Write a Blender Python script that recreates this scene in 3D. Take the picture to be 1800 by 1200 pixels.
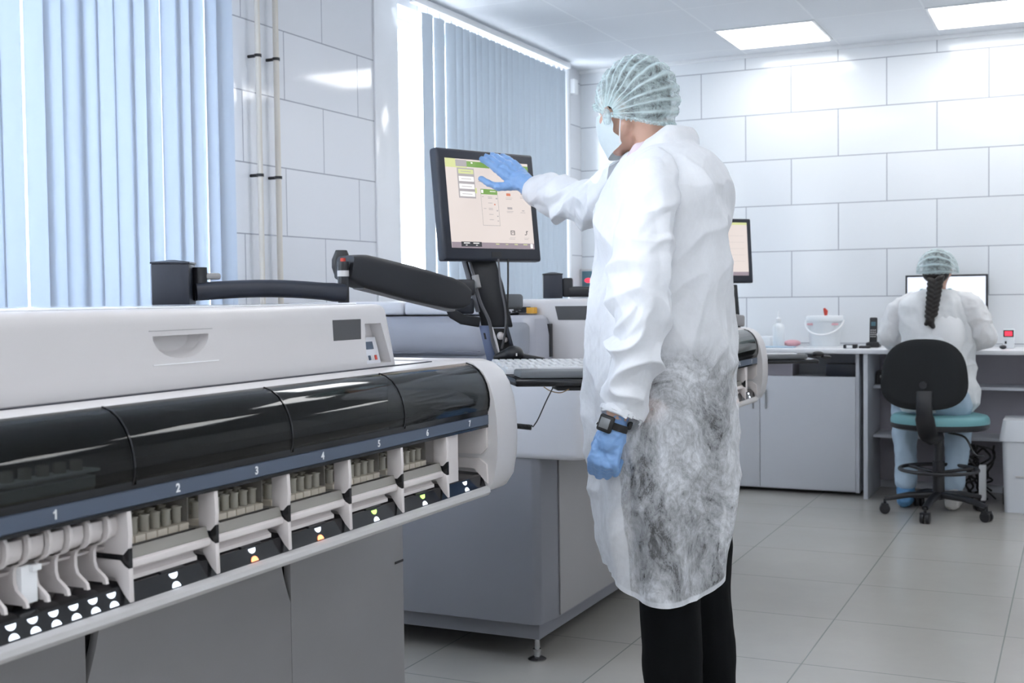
import bpy, bmesh, math, random
import numpy as np
from mathutils import Vector, Matrix, noise
random.seed(7)
for o in list(bpy.data.objects): bpy.data.objects.remove(o)
SC = bpy.context.scene
COL = SC.collection
PI = math.pi

# ------------------------------------------------------------------ camera
FPX, YAW, PIT, ROL = 2126.8, .4392, .0374, -.0129
CAM = Vector((3.1803, 0.0, 1.2417))
_f = Vector((-math.sin(YAW)*math.cos(PIT), math.cos(YAW)*math.cos(PIT), -math.sin(PIT)))
_r0 = Vector((math.cos(YAW), math.sin(YAW), 0)); _u0 = _r0.cross(_f)
CR = _r0*math.cos(ROL) + _u0*math.sin(ROL)      # camera right
CU = -_r0*math.sin(ROL) + _u0*math.cos(ROL)     # camera up
CF = _f                                          # viewing direction
cd = bpy.data.cameras.new('camera'); cam = bpy.data.objects.new('camera', cd); COL.objects.link(cam)
m = Matrix((CR, CU, -CF)).transposed().to_4x4(); m.translation = CAM
cam.matrix_world = m
cd.sensor_width = 36; cd.lens = 36*FPX/1800; cd.clip_start = .05
cd.dof.use_dof = True; cd.dof.focus_distance = 2.9; cd.dof.aperture_fstop = 8
SC.camera = cam
# ------------------------------------------------------------------ light
w = bpy.data.worlds.new('sky'); SC.world = w; w.use_nodes = True
bg = w.node_tree.nodes['Background']; bg.inputs[0].default_value = (.93, .96, 1, 1); bg.inputs[1].default_value = 7.0
SC.view_settings.view_transform = 'Standard'; SC.view_settings.look = 'None'
SC.view_settings.gamma = 1; SC.view_settings.use_curve_mapping = False
SC.view_settings.exposure = 0.72
LAMP_E = 5.0

def ray(u, v): return CF + CR*((u-900)/FPX) - CU*((v-600)/FPX)
def P(u, v, t):                                  # point of the place at a given distance along the view
    return CAM + ray(u, v)*t
def on(ax, val, u, v):
    i = 'xyz'.index(ax); d = ray(u, v); return CAM + d*((val-CAM[i])/d[i])

# ------------------------------------------------------------------ materials
def mat(name, col, rough=.5, metal=0, spec=.5, bump=0, bscale=60, var=.0, vscale=6, emit=0, trans=0, alpha=1, coat=0, sheen=0, sss=0):
    m = bpy.data.materials.new(name); m.use_nodes = True; nt = m.node_tree; b = nt.nodes['Principled BSDF']
    b.inputs['Base Color'].default_value = (*col, 1); b.inputs['Roughness'].default_value = rough
    b.inputs['Metallic'].default_value = metal; b.inputs['Specular IOR Level'].default_value = spec
    b.inputs['Alpha'].default_value = alpha; b.inputs['Coat Weight'].default_value = coat
    b.inputs['Coat Roughness'].default_value = .05; b.inputs['Transmission Weight'].default_value = trans
    b.inputs['Sheen Weight'].default_value = sheen
    if sss: b.inputs['Subsurface Weight'].default_value = sss; b.inputs['Subsurface Radius'].default_value = (.01, .004, .002)
    if emit and 'screen' in name: b.inputs['Base Color'].default_value = (*[c*.12 for c in col], 1); emit *= 1.55
    if emit: b.inputs['Emission Color'].default_value = (*col, 1); b.inputs['Emission Strength'].default_value = emit
    tc = nt.nodes.new('ShaderNodeTexCoord')
    if var:
        n = nt.nodes.new('ShaderNodeTexNoise'); n.inputs['Scale'].default_value = vscale; n.inputs['Detail'].default_value = 6
        nt.links.new(tc.outputs['Object'], n.inputs['Vector'])
        mx = nt.nodes.new('ShaderNodeMix'); mx.data_type = 'RGBA'
        mx.inputs[6].default_value = (*[c*(1-var) for c in col], 1); mx.inputs[7].default_value = (*[min(1, c*(1+var)) for c in col], 1)
        nt.links.new(n.outputs['Fac'], mx.inputs[0]); nt.links.new(mx.outputs[2], b.inputs['Base Color'])
    if bump:
        n = nt.nodes.new('ShaderNodeTexNoise'); n.inputs['Scale'].default_value = bscale; n.inputs['Detail'].default_value = 3
        nt.links.new(tc.outputs['Object'], n.inputs['Vector'])
        bp = nt.nodes.new('ShaderNodeBump'); bp.inputs['Strength'].default_value = bump; bp.inputs['Distance'].default_value = .002
        nt.links.new(n.outputs['Fac'], bp.inputs['Height']); nt.links.new(bp.outputs['Normal'], b.inputs['Normal'])
    return m

def tile_mat(name, ax, off, bw, bh, half, col, grout, mortar, rough, var=.02, dirt=0):
    m = bpy.data.materials.new(name); m.use_nodes = True; nt = m.node_tree; b = nt.nodes['Principled BSDF']; L = nt.links
    g = nt.nodes.new('ShaderNodeNewGeometry'); s = nt.nodes.new('ShaderNodeSeparateXYZ'); c = nt.nodes.new('ShaderNodeCombineXYZ')
    L.new(g.outputs['Position'], s.inputs[0])
    for k in (0, 1):
        a = nt.nodes.new('ShaderNodeMath'); a.operation = 'ADD'; a.inputs[1].default_value = off[k]
        L.new(s.outputs['XYZ'.index(ax[k])], a.inputs[0]); L.new(a.outputs[0], c.inputs[k])
    br = nt.nodes.new('ShaderNodeTexBrick'); L.new(c.outputs[0], br.inputs['Vector'])
    br.offset = .5 if half else 0; br.offset_frequency = 2; br.squash = 1
    br.inputs['Scale'].default_value = 1; br.inputs['Brick Width'].default_value = bw; br.inputs['Row Height'].default_value = bh
    br.inputs['Mortar Size'].default_value = mortar; br.inputs['Mortar Smooth'].default_value = .2; br.inputs['Bias'].default_value = 0
    br.inputs['Color1'].default_value = (*[x*(1-var) for x in col], 1); br.inputs['Color2'].default_value = (*[min(1, x*(1+var)) for x in col], 1)
    br.inputs['Mortar'].default_value = (*grout, 1)
    out = br.outputs['Color']
    if dirt:
        n = nt.nodes.new('ShaderNodeTexNoise'); n.inputs['Scale'].default_value = 3; n.inputs['Detail'].default_value = 8; n.inputs['Roughness'].default_value = .7
        L.new(g.outputs['Position'], n.inputs['Vector'])
        mx = nt.nodes.new('ShaderNodeMix'); mx.data_type = 'RGBA'; mx.blend_type = 'MULTIPLY'; mx.inputs[0].default_value = dirt
        L.new(out, mx.inputs[6]); L.new(n.outputs['Color'], mx.inputs[7])
        bw_ = nt.nodes.new('ShaderNodeRGBToBW'); L.new(n.outputs['Color'], bw_.inputs[0]); L.new(bw_.outputs[0], mx.inputs[7]); out = mx.outputs[2]
    L.new(out, b.inputs['Base Color']); b.inputs['Roughness'].default_value = rough
    bp = nt.nodes.new('ShaderNodeBump'); bp.invert = True; bp.inputs['Strength'].default_value = .4; bp.inputs['Distance'].default_value = .003
    L.new(br.outputs['Fac'], bp.inputs['Height']); L.new(bp.outputs['Normal'], b.inputs['Normal'])
    return m

def cloth_mat(name, col, transp_lo, transp_hi, scale=9, transl=.35, stretch=(1, 1, .45), lo=.35, hi=.68, pleat=False, sheer=False):
    """thin non-woven fabric: matted fibres, partly see-through"""
    m = bpy.data.materials.new(name); m.use_nodes = True; nt = m.node_tree; L = nt.links
    for n in list(nt.nodes):
        if n.type != 'OUTPUT_MATERIAL': nt.nodes.remove(n)
    out = nt.nodes['Material Output']
    tc = nt.nodes.new('ShaderNodeTexCoord'); mp = nt.nodes.new('ShaderNodeMapping'); mp.inputs['Scale'].default_value = stretch
    L.new(tc.outputs['Object'], mp.inputs[0])
    n1 = nt.nodes.new('ShaderNodeTexNoise'); n1.inputs['Scale'].default_value = scale; n1.inputs['Detail'].default_value = 10; n1.inputs['Roughness'].default_value = .72; n1.inputs['Distortion'].default_value = 1.4
    L.new(mp.outputs[0], n1.inputs['Vector'])
    n2 = nt.nodes.new('ShaderNodeTexNoise'); n2.inputs['Scale'].default_value = scale*9; n2.inputs['Detail'].default_value = 6; n2.inputs['Roughness'].default_value = .8; n2.inputs['Distortion'].default_value = 1.3
    L.new(mp.outputs[0], n2.inputs['Vector'])
    mul = nt.nodes.new('ShaderNodeMath'); mul.operation = 'MULTIPLY_ADD'; mul.inputs[1].default_value = .28
    L.new(n2.outputs['Fac'], mul.inputs[0])
    m65 = nt.nodes.new('ShaderNodeMath'); m65.operation = 'MULTIPLY'; m65.inputs[1].default_value = .72
    L.new(n1.outputs['Fac'], m65.inputs[0]); L.new(m65.outputs[0], mul.inputs[2])
    mr = nt.nodes.new('ShaderNodeMapRange'); mr.inputs[1].default_value = lo; mr.inputs[2].default_value = hi
    mr.inputs[3].default_value = transp_hi; mr.inputs[4].default_value = transp_lo
    L.new(mul.outputs[0], mr.inputs[0])
    d = nt.nodes.new('ShaderNodeBsdfDiffuse'); d.inputs[0].default_value = (*col, 1)
    t = nt.nodes.new('ShaderNodeBsdfTranslucent'); t.inputs[0].default_value = (*col, 1)
    gl = nt.nodes.new('ShaderNodeBsdfGlossy'); gl.inputs['Roughness'].default_value = .45; gl.inputs[0].default_value = (1, 1, 1, 1)
    mx = nt.nodes.new('ShaderNodeMixShader'); mx.inputs[0].default_value = transl; L.new(d.outputs[0], mx.inputs[1]); L.new(t.outputs[0], mx.inputs[2])
    mg = nt.nodes.new('ShaderNodeMixShader'); mg.inputs[0].default_value = .05; L.new(mx.outputs[0], mg.inputs[1]); L.new(gl.outputs[0], mg.inputs[2])
    tr = nt.nodes.new('ShaderNodeBsdfTransparent')
    mm = nt.nodes.new('ShaderNodeMixShader'); L.new(mr.outputs[0], mm.inputs[0]); L.new(mg.outputs[0], mm.inputs[1]); L.new(tr.outputs[0], mm.inputs[2])
    if sheer:
        at = nt.nodes.new('ShaderNodeAttribute'); at.attribute_name = 'sheer'
        p2_ = nt.nodes.new('ShaderNodeMath'); p2_.operation = 'MULTIPLY'; p2_.use_clamp = True; L.new(at.outputs['Fac'], p2_.inputs[0]); L.new(mr.outputs[0], p2_.inputs[1]); L.new(p2_.outputs[0], mm.inputs[0])
    if pleat:
        at = nt.nodes.new('ShaderNodeAttribute'); at.attribute_name = 'pleat'
        pm = nt.nodes.new('ShaderNodeMath'); pm.operation = 'MULTIPLY_ADD'; pm.inputs[1].default_value = -.95; pm.inputs[2].default_value = 1; L.new(at.outputs['Fac'], pm.inputs[0])
        p2_ = nt.nodes.new('ShaderNodeMath'); p2_.operation = 'MULTIPLY'; p2_.use_clamp = True; L.new(pm.outputs[0], p2_.inputs[0]); L.new(mr.outputs[0], p2_.inputs[1]); L.new(p2_.outputs[0], mm.inputs[0])
    L.new(mm.outputs[0], out.inputs['Surface'])
    bp = nt.nodes.new('ShaderNodeBump'); bp.inputs['Strength'].default_value = .25; bp.inputs['Distance'].default_value = .002
    L.new(mul.outputs[0], bp.inputs['Height'])
    for s in (d, t, gl): L.new(bp.outputs[0], s.inputs['Normal'])
    return m

def thin_mat(name, col, transl, rough=.6):
    m = bpy.data.materials.new(name); m.use_nodes = True; nt = m.node_tree; L = nt.links
    b = nt.nodes['Principled BSDF']; b.inputs['Base Color'].default_value = (*col, 1); b.inputs['Roughness'].default_value = rough
    t = nt.nodes.new('ShaderNodeBsdfTranslucent'); t.inputs[0].default_value = (*col, 1)
    wv = nt.nodes.new('ShaderNodeTexNoise'); wv.inputs['Scale'].default_value = 300
    bp = nt.nodes.new('ShaderNodeBump'); bp.inputs['Strength'].default_value = .1; bp.inputs['Distance'].default_value = .001
    L.new(wv.outputs['Fac'], bp.inputs['Height']); L.new(bp.outputs[0], b.inputs['Normal'])
    mx = nt.nodes.new('ShaderNodeMixShader'); mx.inputs[0].default_value = transl
    L.new(b.outputs[0], mx.inputs[1]); L.new(t.outputs[0], mx.inputs[2]); L.new(mx.outputs[0], nt.nodes['Material Output'].inputs['Surface'])
    return m

def glass_mat(name, tint, refl_rough=.03, ior=1.45, haze=0, hazecol=(.5, .5, .5)):
    """clear or smoked sheet: tinted see-through with a fresnel reflection"""
    m = bpy.data.materials.new(name); m.use_nodes = True; nt = m.node_tree; L = nt.links
    for n in list(nt.nodes):
        if n.type != 'OUTPUT_MATERIAL': nt.nodes.remove(n)
    tr = nt.nodes.new('ShaderNodeBsdfTransparent'); tr.inputs[0].default_value = (*tint, 1)
    df = nt.nodes.new('ShaderNodeBsdfDiffuse'); df.inputs[0].default_value = (*hazecol, 1)
    m0 = nt.nodes.new('ShaderNodeMixShader'); m0.inputs[0].default_value = haze; L.new(tr.outputs[0], m0.inputs[1]); L.new(df.outputs[0], m0.inputs[2])
    gl = nt.nodes.new('ShaderNodeBsdfGlossy'); gl.inputs['Roughness'].default_value = refl_rough
    lw = nt.nodes.new('ShaderNodeLayerWeight'); lw.inputs[0].default_value = .5
    p5 = nt.nodes.new('ShaderNodeMath'); p5.operation = 'POWER'; p5.inputs[1].default_value = 4.5; L.new(lw.outputs['Facing'], p5.inputs[0])
    f0 = ((ior-1)/(ior+1))**2; fr = nt.nodes.new('ShaderNodeMath'); fr.operation = 'MULTIPLY_ADD'; fr.inputs[1].default_value = 1-f0; fr.inputs[2].default_value = f0; L.new(p5.outputs[0], fr.inputs[0])
    mx = nt.nodes.new('ShaderNodeMixShader'); L.new(fr.outputs[0], mx.inputs[0]); L.new(m0.outputs[0], mx.inputs[1]); L.new(gl.outputs[0], mx.inputs[2])
    L.new(mx.outputs[0], nt.nodes['Material Output'].inputs['Surface'])
    return m

M = dict(
 wall=tile_mat('back wall tile', 'XZ', (-2.6731+60*.6, -2.7122+30*.3), .6, .3, True, (.80, .83, .86), (.40, .42, .47), .0035, .12),
 wallL=tile_mat('side wall tile', 'YZ', (-4.443+60*.6, -2.4193+30*.3), .6, .3, True, (.80, .82, .86), (.40, .42, .48), .003, .07),
 floor=tile_mat('floor tile', 'XY', (-2.3403+60*.6, -6.433+60*.6), .6, .6, False, (.47, .455, .43), (.25, .265, .255), .0025, .22, .015, .22),
 ceil=tile_mat('ceiling tile', 'XY', (-1.19+60*.6, -7.11+60*.6), .6, .6, False, (.80, .83, .87), (.88, .91, .94), .006, .7),
 plain=mat('painted white', (.86, .88, .9), .35, var=.01),
 gloss=mat('glossy white lining', (.88, .9, .93), .12, var=.01),
 white=mat('warm white plastic', (.64, .62, .625), .32, bump=.05, bscale=400, var=.01),
 white2=mat('cool white plastic', (.72, .73, .78), .35, var=.01),
 ivory=mat('ivory plastic', (.74, .69, .68), .42, var=.02),
 bar=mat('light grey rail', (.58, .57, .57), .4, var=.02),
 grey=mat('grey textured metal', (.33, .325, .33), .55, bump=.25, bscale=900, var=.04),
 greyd=mat('grey powder coated panel', (.215, .22, .25), .5, bump=.2, bscale=900, var=.03),
 lilac=mat('lilac grey hood', (.37, .38, .43), .38, var=.01),
 greyl=mat('mid grey plastic', (.28, .29, .32), .45, var=.02),
 black=mat('black plastic', (.012, .013, .017), .38, bump=.1, bscale=900, var=.1),
 navy=mat('dark navy plastic', (.018, .022, .035), .4, bump=.08, bscale=900, var=.1),
 blackg=mat('black gloss plastic', (.008, .009, .012), .12, var=.1),
 band=mat('blue grey band', (.085, .11, .16), .4, var=.03),
 smoke=glass_mat('smoked lid', (.42, .44, .44), .03, 1.42),
 clear=glass_mat('smoked clear tray', (.75, .73, .70), .08, 1.35, .45, (.55, .53, .50)),
 tube=glass_mat('clear tube', (.85, .84, .80), .05, 1.4, .42, (.90, .86, .76)),
 glass=glass_mat('window glass', (.96, .98, 1), .01, 1.4),
 rack=mat('beige carrier', (.78, .71, .60), .45, var=.1, vscale=60),
 label=mat('dark grey label', (.075, .075, .08), .6, var=.05),
 steel=mat('steel', (.45, .45, .46), .25, 1, var=.05),
 bluemetal=mat('blue grey bracket', (.16, .20, .33), .4, .3, var=.05),
 key=mat('grey keyboard', (.50, .51, .53), .5, var=.03),
 keycap=mat('light keycap', (.66, .67, .69), .5, var=.03),
 rest=mat('grey wrist rest', (.13, .14, .15), .5, var=.03),
 cable=mat('grey cable', (.12, .12, .13), .45, var=.1),
 cableb=mat('black cable', (.012, .012, .012), .45, var=.1),
 cabley=mat('brown cable', (.25, .16, .08), .5, var=.1),
 skin=mat('skin', (.68, .42, .32), .5, bump=.15, bscale=500, var=.06, vscale=30, sss=.1),
 glove=mat('blue nitrile', (.22, .39, .70), .42, bump=.35, bscale=90, var=.06, vscale=40, sss=.05),
 trouser=mat('black trousers', (.005, .006, .007), .9, spec=.12, bump=.3, bscale=700, var=.2),
 shirt=mat('white shirt', (.93, .94, .96), .8, bump=.1, bscale=300, var=.02),
 pink=mat('pale pink collar', (.72, .60, .68), .8, var=.02),
 hair=mat('dark hair', (.012, .009, .008), .45, bump=.6, bscale=300, var=.3),
 coat=cloth_mat('white non woven coat', (.90, .92, .96), .10, .90, 5.5, .22, (1, 1, .6), .40, .60, False, True),
 cap=cloth_mat('pale teal cap fabric', (.68, .82, .84), .30, .85, 26, .25, (1, 1, 1), .4, .60, True),
 mask=cloth_mat('pale blue mask fabric', (.76, .86, .89), 0, .04, 40, .2, (1, 1, 1)),
 strap=mat('white elastic', (.85, .82, .84), .7, var=.02),
 paleblue=mat('pale blue trousers', (.42, .54, .66), .8, bump=.2, bscale=100, var=.06),
 teal=mat('teal vinyl', (.16, .38, .41), .4, var=.04),
 shoecover=mat('blue shoe cover', (.10, .27, .50), .5, bump=.4, bscale=60, var=.1),
 darkfab=mat('black chair fabric', (.009, .011, .013), .85, bump=.4, bscale=600, var=.2),
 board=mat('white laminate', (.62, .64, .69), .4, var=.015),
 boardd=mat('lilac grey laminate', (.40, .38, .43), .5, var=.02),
 top=mat('white worktop', (.80, .81, .84), .3, var=.01),
 bin=mat('white bin plastic', (.72, .75, .80), .35, var=.01),
 clearw=mat('milky plastic', (.82, .86, .89), .3, var=.02),
 pinkp=mat('pink pack', (.80, .45, .50), .5, var=.04),
 red=mat('red plastic', (.55, .05, .03), .4, var=.05),
 orange=mat('orange plastic', (.75, .38, .03), .4, var=.05),
 tealbox=mat('teal panel', (.07, .16, .20), .4, var=.05),
 pipe=mat('cream pipe', (.68, .64, .58), .4, var=.02),
 blind=thin_mat('blue blind fabric', (.60, .665, .75), .34),
 blind2=thin_mat('blue grey blind fabric', (.56, .615, .67), .2),
 lamp=mat('lit lamp panel', (1, 1, 1), .5, emit=LAMP_E),
 scr=mat('lit screen', (.82, .73, .69), .3, emit=.36),
 scr2=mat('lit screen blue white', (.72, .78, .95), .3, emit=.5),
 s_green=mat('screen green', (.22, .40, .10), .3, emit=.36), s_lime=mat('screen lime', (.72, .76, .36), .3, emit=.36),
 s_grey=mat('screen grey', (.45, .42, .43), .3, emit=.36), s_dark=mat('screen dark', (.06, .06, .07), .3, emit=.3),
 s_white=mat('screen white', (.88, .86, .84), .3, emit=.45), s_red=mat('screen red', (.70, .22, .12), .3, emit=.36), s_bar=mat('screen bar', (.34, .28, .32), .3, emit=.36),
 led_w=mat('lit white indicator', (.80, .88, 1), .3, emit=1.1), led_r=mat('lit red indicator', (1, .28, .12), .3, emit=1.6),
 led_g=mat('lit green indicator', (.50, .95, .18), .3, emit=1.0), led_o=mat('lit orange indicator', (1, .45, .1), .3, emit=2), led_red=mat('red display', (.9, .03, .06), .3, emit=1.0),
 num=mat('white numerals', (.85, .87, .9), .5), lcd=mat('dark lcd', (.05, .08, .13), .2), watchface=mat('grey watch lcd', (.20, .21, .22), .25, var=.05),
 rubber=mat('black rubber', (.012, .012, .013), .6, var=.1), shoe=mat('white shoe', (.7, .68, .66), .5, var=.05),
)

# ------------------------------------------------------------------ mesh helpers
WL = {}
class MB:
    def __init__(s): s.v = []; s.f = []
    def add(s, vs, fs):
        k = len(s.v); s.v += [Vector(p) for p in vs]; s.f += [tuple(i+k for i in q) for q in fs]; return s
    def box(s, x0, x1, y0, y1, z0, z1):
        return s.add([(x0,y0,z0),(x1,y0,z0),(x1,y1,z0),(x0,y1,z0),(x0,y0,z1),(x1,y0,z1),(x1,y1,z1),(x0,y1,z1)],
            [(0,3,2,1),(4,5,6,7),(0,1,5,4),(1,2,6,5),(2,3,7,6),(3,0,4,7)])
    def obox(s, c, ax, ay, az, sx, sy, sz):          # centre, unit axes, full sizes
        c = Vector(c); V = []
        for k in (-.5, .5):
            for a, b in ((-.5,-.5),(.5,-.5),(.5,.5),(-.5,.5)): V.append(c+ax*(a*sx)+ay*(b*sy)+az*(k*sz))
        return s.add(V, [(0,3,2,1),(4,5,6,7),(0,1,5,4),(1,2,6,5),(2,3,7,6),(3,0,4,7)])
    def loft(s, rings, cap=True, closed=True):
        n = len(rings[0]); V = [p for r in rings for p in r]; F = []
        for i in range(len(rings)-1):
            for j in range(n if closed else n-1):
                a = i*n+j; b = i*n+(j+1) % n; F.append((a, b, b+n, a+n))
        if cap: F.append(tuple(reversed(range(n)))); F.append(tuple(range((len(rings)-1)*n, len(rings)*n)))
        return s.add(V, F)
    def prism(s, poly, d):                           # poly: points, d: extrusion vector
        d = Vector(d); return s.loft([[Vector(p) for p in poly], [Vector(p)+d for p in poly]])
    def xz(s, pts, y0, y1): return s.prism([(x, y0, z) for x, z in pts], (0, y1-y0, 0))
    def tube(s, path, r, n=10, cap=True):
        path = [Vector(p) for p in path]; rr = r if isinstance(r, (list, tuple)) else [r]*len(path); rings = []; up = None
        for i, p in enumerate(path):
            t = (path[min(i+1, len(path)-1)]-path[max(i-1, 0)]).normalized()
            if up is None: up = t.orthogonal().normalized()
            a = (up - t*up.dot(t)).normalized(); up = a; b = t.cross(a)
            rings.append([p+(a*math.cos(2*PI*k/n)+b*math.sin(2*PI*k/n))*rr[i] for k in range(n)])
        return s.loft(rings, cap)
    def cyl(s, p0, p1, r, n=20): return s.tube([p0, p1], r, n)
    def lathe(s, c, prof, n=28, cap=True):           # prof (radius, z)
        c = Vector(c); return s.loft([[c+Vector((r*math.cos(2*PI*k/n), r*math.sin(2*PI*k/n), z)) for k in range(n)] for r, z in prof], cap)
    def ell(s, c, ax, ay, az, rx, ry, rz, n=20, k=12):
        c = Vector(c); rings = []
        for i in range(1, k):
            a = PI*i/k; rings.append([c-az*(rz*math.cos(a))+ax*(rx*math.sin(a)*math.cos(2*PI*j/n))+ay*(ry*math.sin(a)*math.sin(2*PI*j/n)) for j in range(n)])
        return s.loft(rings, True)
    def sph(s, c, r, n=16, k=10): return s.ell(c, Vector((1,0,0)), Vector((0,1,0)), Vector((0,0,1)), r, r, r, n, k)
    def cap_(s, p0, r0, p1, r1, n=14):               # tapered capsule
        p0, p1 = Vector(p0), Vector(p1); t = (p1-p0).normalized(); a = t.orthogonal().normalized(); b = t.cross(a); R = []
        for i in range(1, 6): q = PI/2*i/5; R.append((p0-t*(r0*math.cos(q)), r0*math.sin(q)))
        for i in range(0, 5): q = PI/2*i/5; R.append((p1+t*(r1*math.sin(q)), r1*math.cos(q)))
        return s.loft([[c+(a*math.cos(2*PI*k/n)+b*math.sin(2*PI*k/n))*r for k in range(n)] for c, r in R])
    def mesh(s, name, org=Vector((0,0,0)), bevel=0, seg=2, sharp=42, flip=True):
        me = bpy.data.meshes.new(name); me.from_pydata([tuple(v-org) for v in s.v], [], s.f)
        bm = bmesh.new(); bm.from_mesh(me)
        if flip: bmesh.ops.recalc_face_normals(bm, faces=bm.faces)
        if bevel:
            es = [e for e in bm.edges if len(e.link_faces) == 2 and e.calc_face_angle(0) > .5]
            bmesh.ops.bevel(bm, geom=es, offset=bevel, segments=seg, profile=.5, affect='EDGES', clamp_overlap=True)
        for f in bm.faces: f.smooth = True
        for e in bm.edges:
            if len(e.link_faces) == 2 and e.calc_face_angle(0) > math.radians(sharp): e.smooth = False
        bm.to_mesh(me); bm.free(); return me
    def build(s, name, material, parent=None, bevel=0, seg=2, sharp=42, flip=True):
        if parent is not None: org = WL[parent.name]
        else:
            lo = [min(v[i] for v in s.v) for i in range(3)]; hi = [max(v[i] for v in s.v) for i in range(3)]
            org = Vector(((lo[0]+hi[0])/2, (lo[1]+hi[1])/2, lo[2]))
        me = s.mesh(name, org, bevel, seg, sharp, flip)
        return link(name, me, material, parent, org)
def link(name, me, material, parent, org):
    o = bpy.data.objects.new(name, me); COL.objects.link(o); me.materials.clear(); me.materials.append(material)
    if parent is not None: o.parent = parent
    else: o.location = org
    WL[o.name] = Vector(org); return o
def tag(o, label, cat, group=None, kind=None):
    if label: o['label'] = label
    if cat: o['category'] = cat
    if group: o['group'] = group
    if kind: o['kind'] = kind
    return o
def thing(name, label, cat, loc, group=None):
    o = bpy.data.objects.new(name, None); COL.objects.link(o); o.location = loc; o.empty_display_size = .05
    WL[o.name] = Vector(loc); return tag(o, label, cat, group)
def struct(o): o['kind'] = 'structure'; return o
def dup(root, loc, label=None, group=None, rotz=0):
    r = root.copy(); COL.objects.link(r); r.location = loc; r.rotation_euler = (0, 0, rotz); WL[r.name] = Vector(loc)
    if label: r['label'] = label
    if group: r['group'] = group
    for ch in list(root.children):
        c = ch.copy(); COL.objects.link(c); c.parent = r
        for g in ch.children:
            d = g.copy(); COL.objects.link(d); d.parent = c
    return r
def evaluated(me, mods):
    o = bpy.data.objects.new('work', me); COL.objects.link(o)
    for typ, kw in mods:
        md = o.modifiers.new('m', typ)
        for k, v in kw.items(): setattr(md, k, v)
    dg = bpy.context.evaluated_depsgraph_get(); r = bpy.data.meshes.new_from_object(o.evaluated_get(dg), depsgraph=dg)
    bpy.data.objects.remove(o); return r
def cut(obj, cutter_mb):
    """carve a recess out of a finished mesh"""
    me = cutter_mb.mesh('cutter', WL[obj.name]); c = bpy.data.objects.new('cutter', me); COL.objects.link(c)
    o = bpy.data.objects.new('work', obj.data); COL.objects.link(o)
    md = o.modifiers.new('b', 'BOOLEAN'); md.object = c; md.operation = 'DIFFERENCE'; md.solver = 'EXACT'
    dg = bpy.context.evaluated_depsgraph_get(); r = bpy.data.meshes.new_from_object(o.evaluated_get(dg), depsgraph=dg)
    bpy.data.objects.remove(o); bpy.data.objects.remove(c); mt = obj.data.materials[0]
    obj.data = r; r.materials.clear(); r.materials.append(mt)
    bm = bmesh.new(); bm.from_mesh(r)
    for f in bm.faces: f.smooth = True; f.material_index = 0
    for e in bm.edges: e.smooth = not (len(e.link_faces) == 2 and e.calc_face_angle(0) > math.radians(32))
    bm.to_mesh(r); bm.free()
def blob(mb, name, material, parent, voxel, smooth=6, sub=0, disp=None):
    """closed overlapping volumes grown into one continuous surface"""
    org = WL[parent.name] if parent else Vector((0,0,0))
    me = mb.mesh(name, org)
    mods = [('REMESH', dict(mode='VOXEL', voxel_size=voxel, adaptivity=0)), ('SMOOTH', dict(factor=.5, iterations=smooth))]
    me = evaluated(me, mods)
    if disp:
        co = np.empty(len(me.vertices)*3); me.vertices.foreach_get('co', co); co = co.reshape(-1, 3)
        nr = np.empty(len(me.vertices)*3); me.vertices.foreach_get('normal', nr) if hasattr(me.vertices[0], 'normal') else None; nr = nr.reshape(-1, 3)
        d = np.array([disp(Vector(c)+org) for c in co]); co = co + nr*d[:, None]
        me.vertices.foreach_set('co', co.ravel())
    for p in me.polygons: p.use_smooth = True
    me.update(); return link(name, me, material, parent, org)
def text_part(txt, size, origin, ax, ay, az, material, parent, name):
    cu = bpy.data.curves.new('t', 'FONT'); cu.body = txt; cu.size = size; cu.extrude = .0004; cu.align_x = 'CENTER'; cu.offset = size*.03
    o = bpy.data.objects.new('t', cu); COL.objects.link(o)
    dg = bpy.context.evaluated_depsgraph_get(); me = bpy.data.meshes.new_from_object(o.evaluated_get(dg), depsgraph=dg); bpy.data.objects.remove(o)
    org = WL[parent.name]
    for v in me.vertices: v.co = origin - org + ax*v.co.x + ay*v.co.y + az*v.co.z
    return link(name, me, material, parent, org)
X, Y, Z = Vector((1,0,0)), Vector((0,1,0)), Vector((0,0,1))
def lerp(a, b, t): return a+(b-a)*t
def interp(tab, x):
    if x <= tab[0][0]: return tab[0][1:]
    for a, b in zip(tab, tab[1:]):
        if x <= b[0]:
            t = (x-a[0])/(b[0]-a[0]); return tuple(lerp(p, q, t) for p, q in zip(a[1:], b[1:]))
    return tab[-1][1:]
def cubic(tab, x):
    """catmull-rom through a table (first column the parameter)"""
    k = 0
    while k < len(tab)-2 and x > tab[k+1][0]: k += 1
    a, b = tab[k], tab[k+1]; t = max(0, min(1, (x-a[0])/(b[0]-a[0]))); p = tab[max(k-1, 0)]; n = tab[min(k+2, len(tab)-1)]; out = []
    for i in range(1, len(a)):
        m0 = (b[i]-p[i])/max(b[0]-p[0], 1e-6)*(b[0]-a[0]); m1 = (n[i]-a[i])/max(n[0]-a[0], 1e-6)*(b[0]-a[0])
        out.append((2*t**3-3*t**2+1)*a[i]+(t**3-2*t**2+t)*m0+(-2*t**3+3*t**2)*b[i]+(t**3-t**2)*m1)
    return out
def spline(pts, n=8):
    pts = [Vector(p) for p in pts]; out = []; tab = [(i, *p) for i, p in enumerate(pts)]
    for i in range((len(pts)-1)*n+1): out.append(Vector(cubic(tab, i/n)))
    return out

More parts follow.
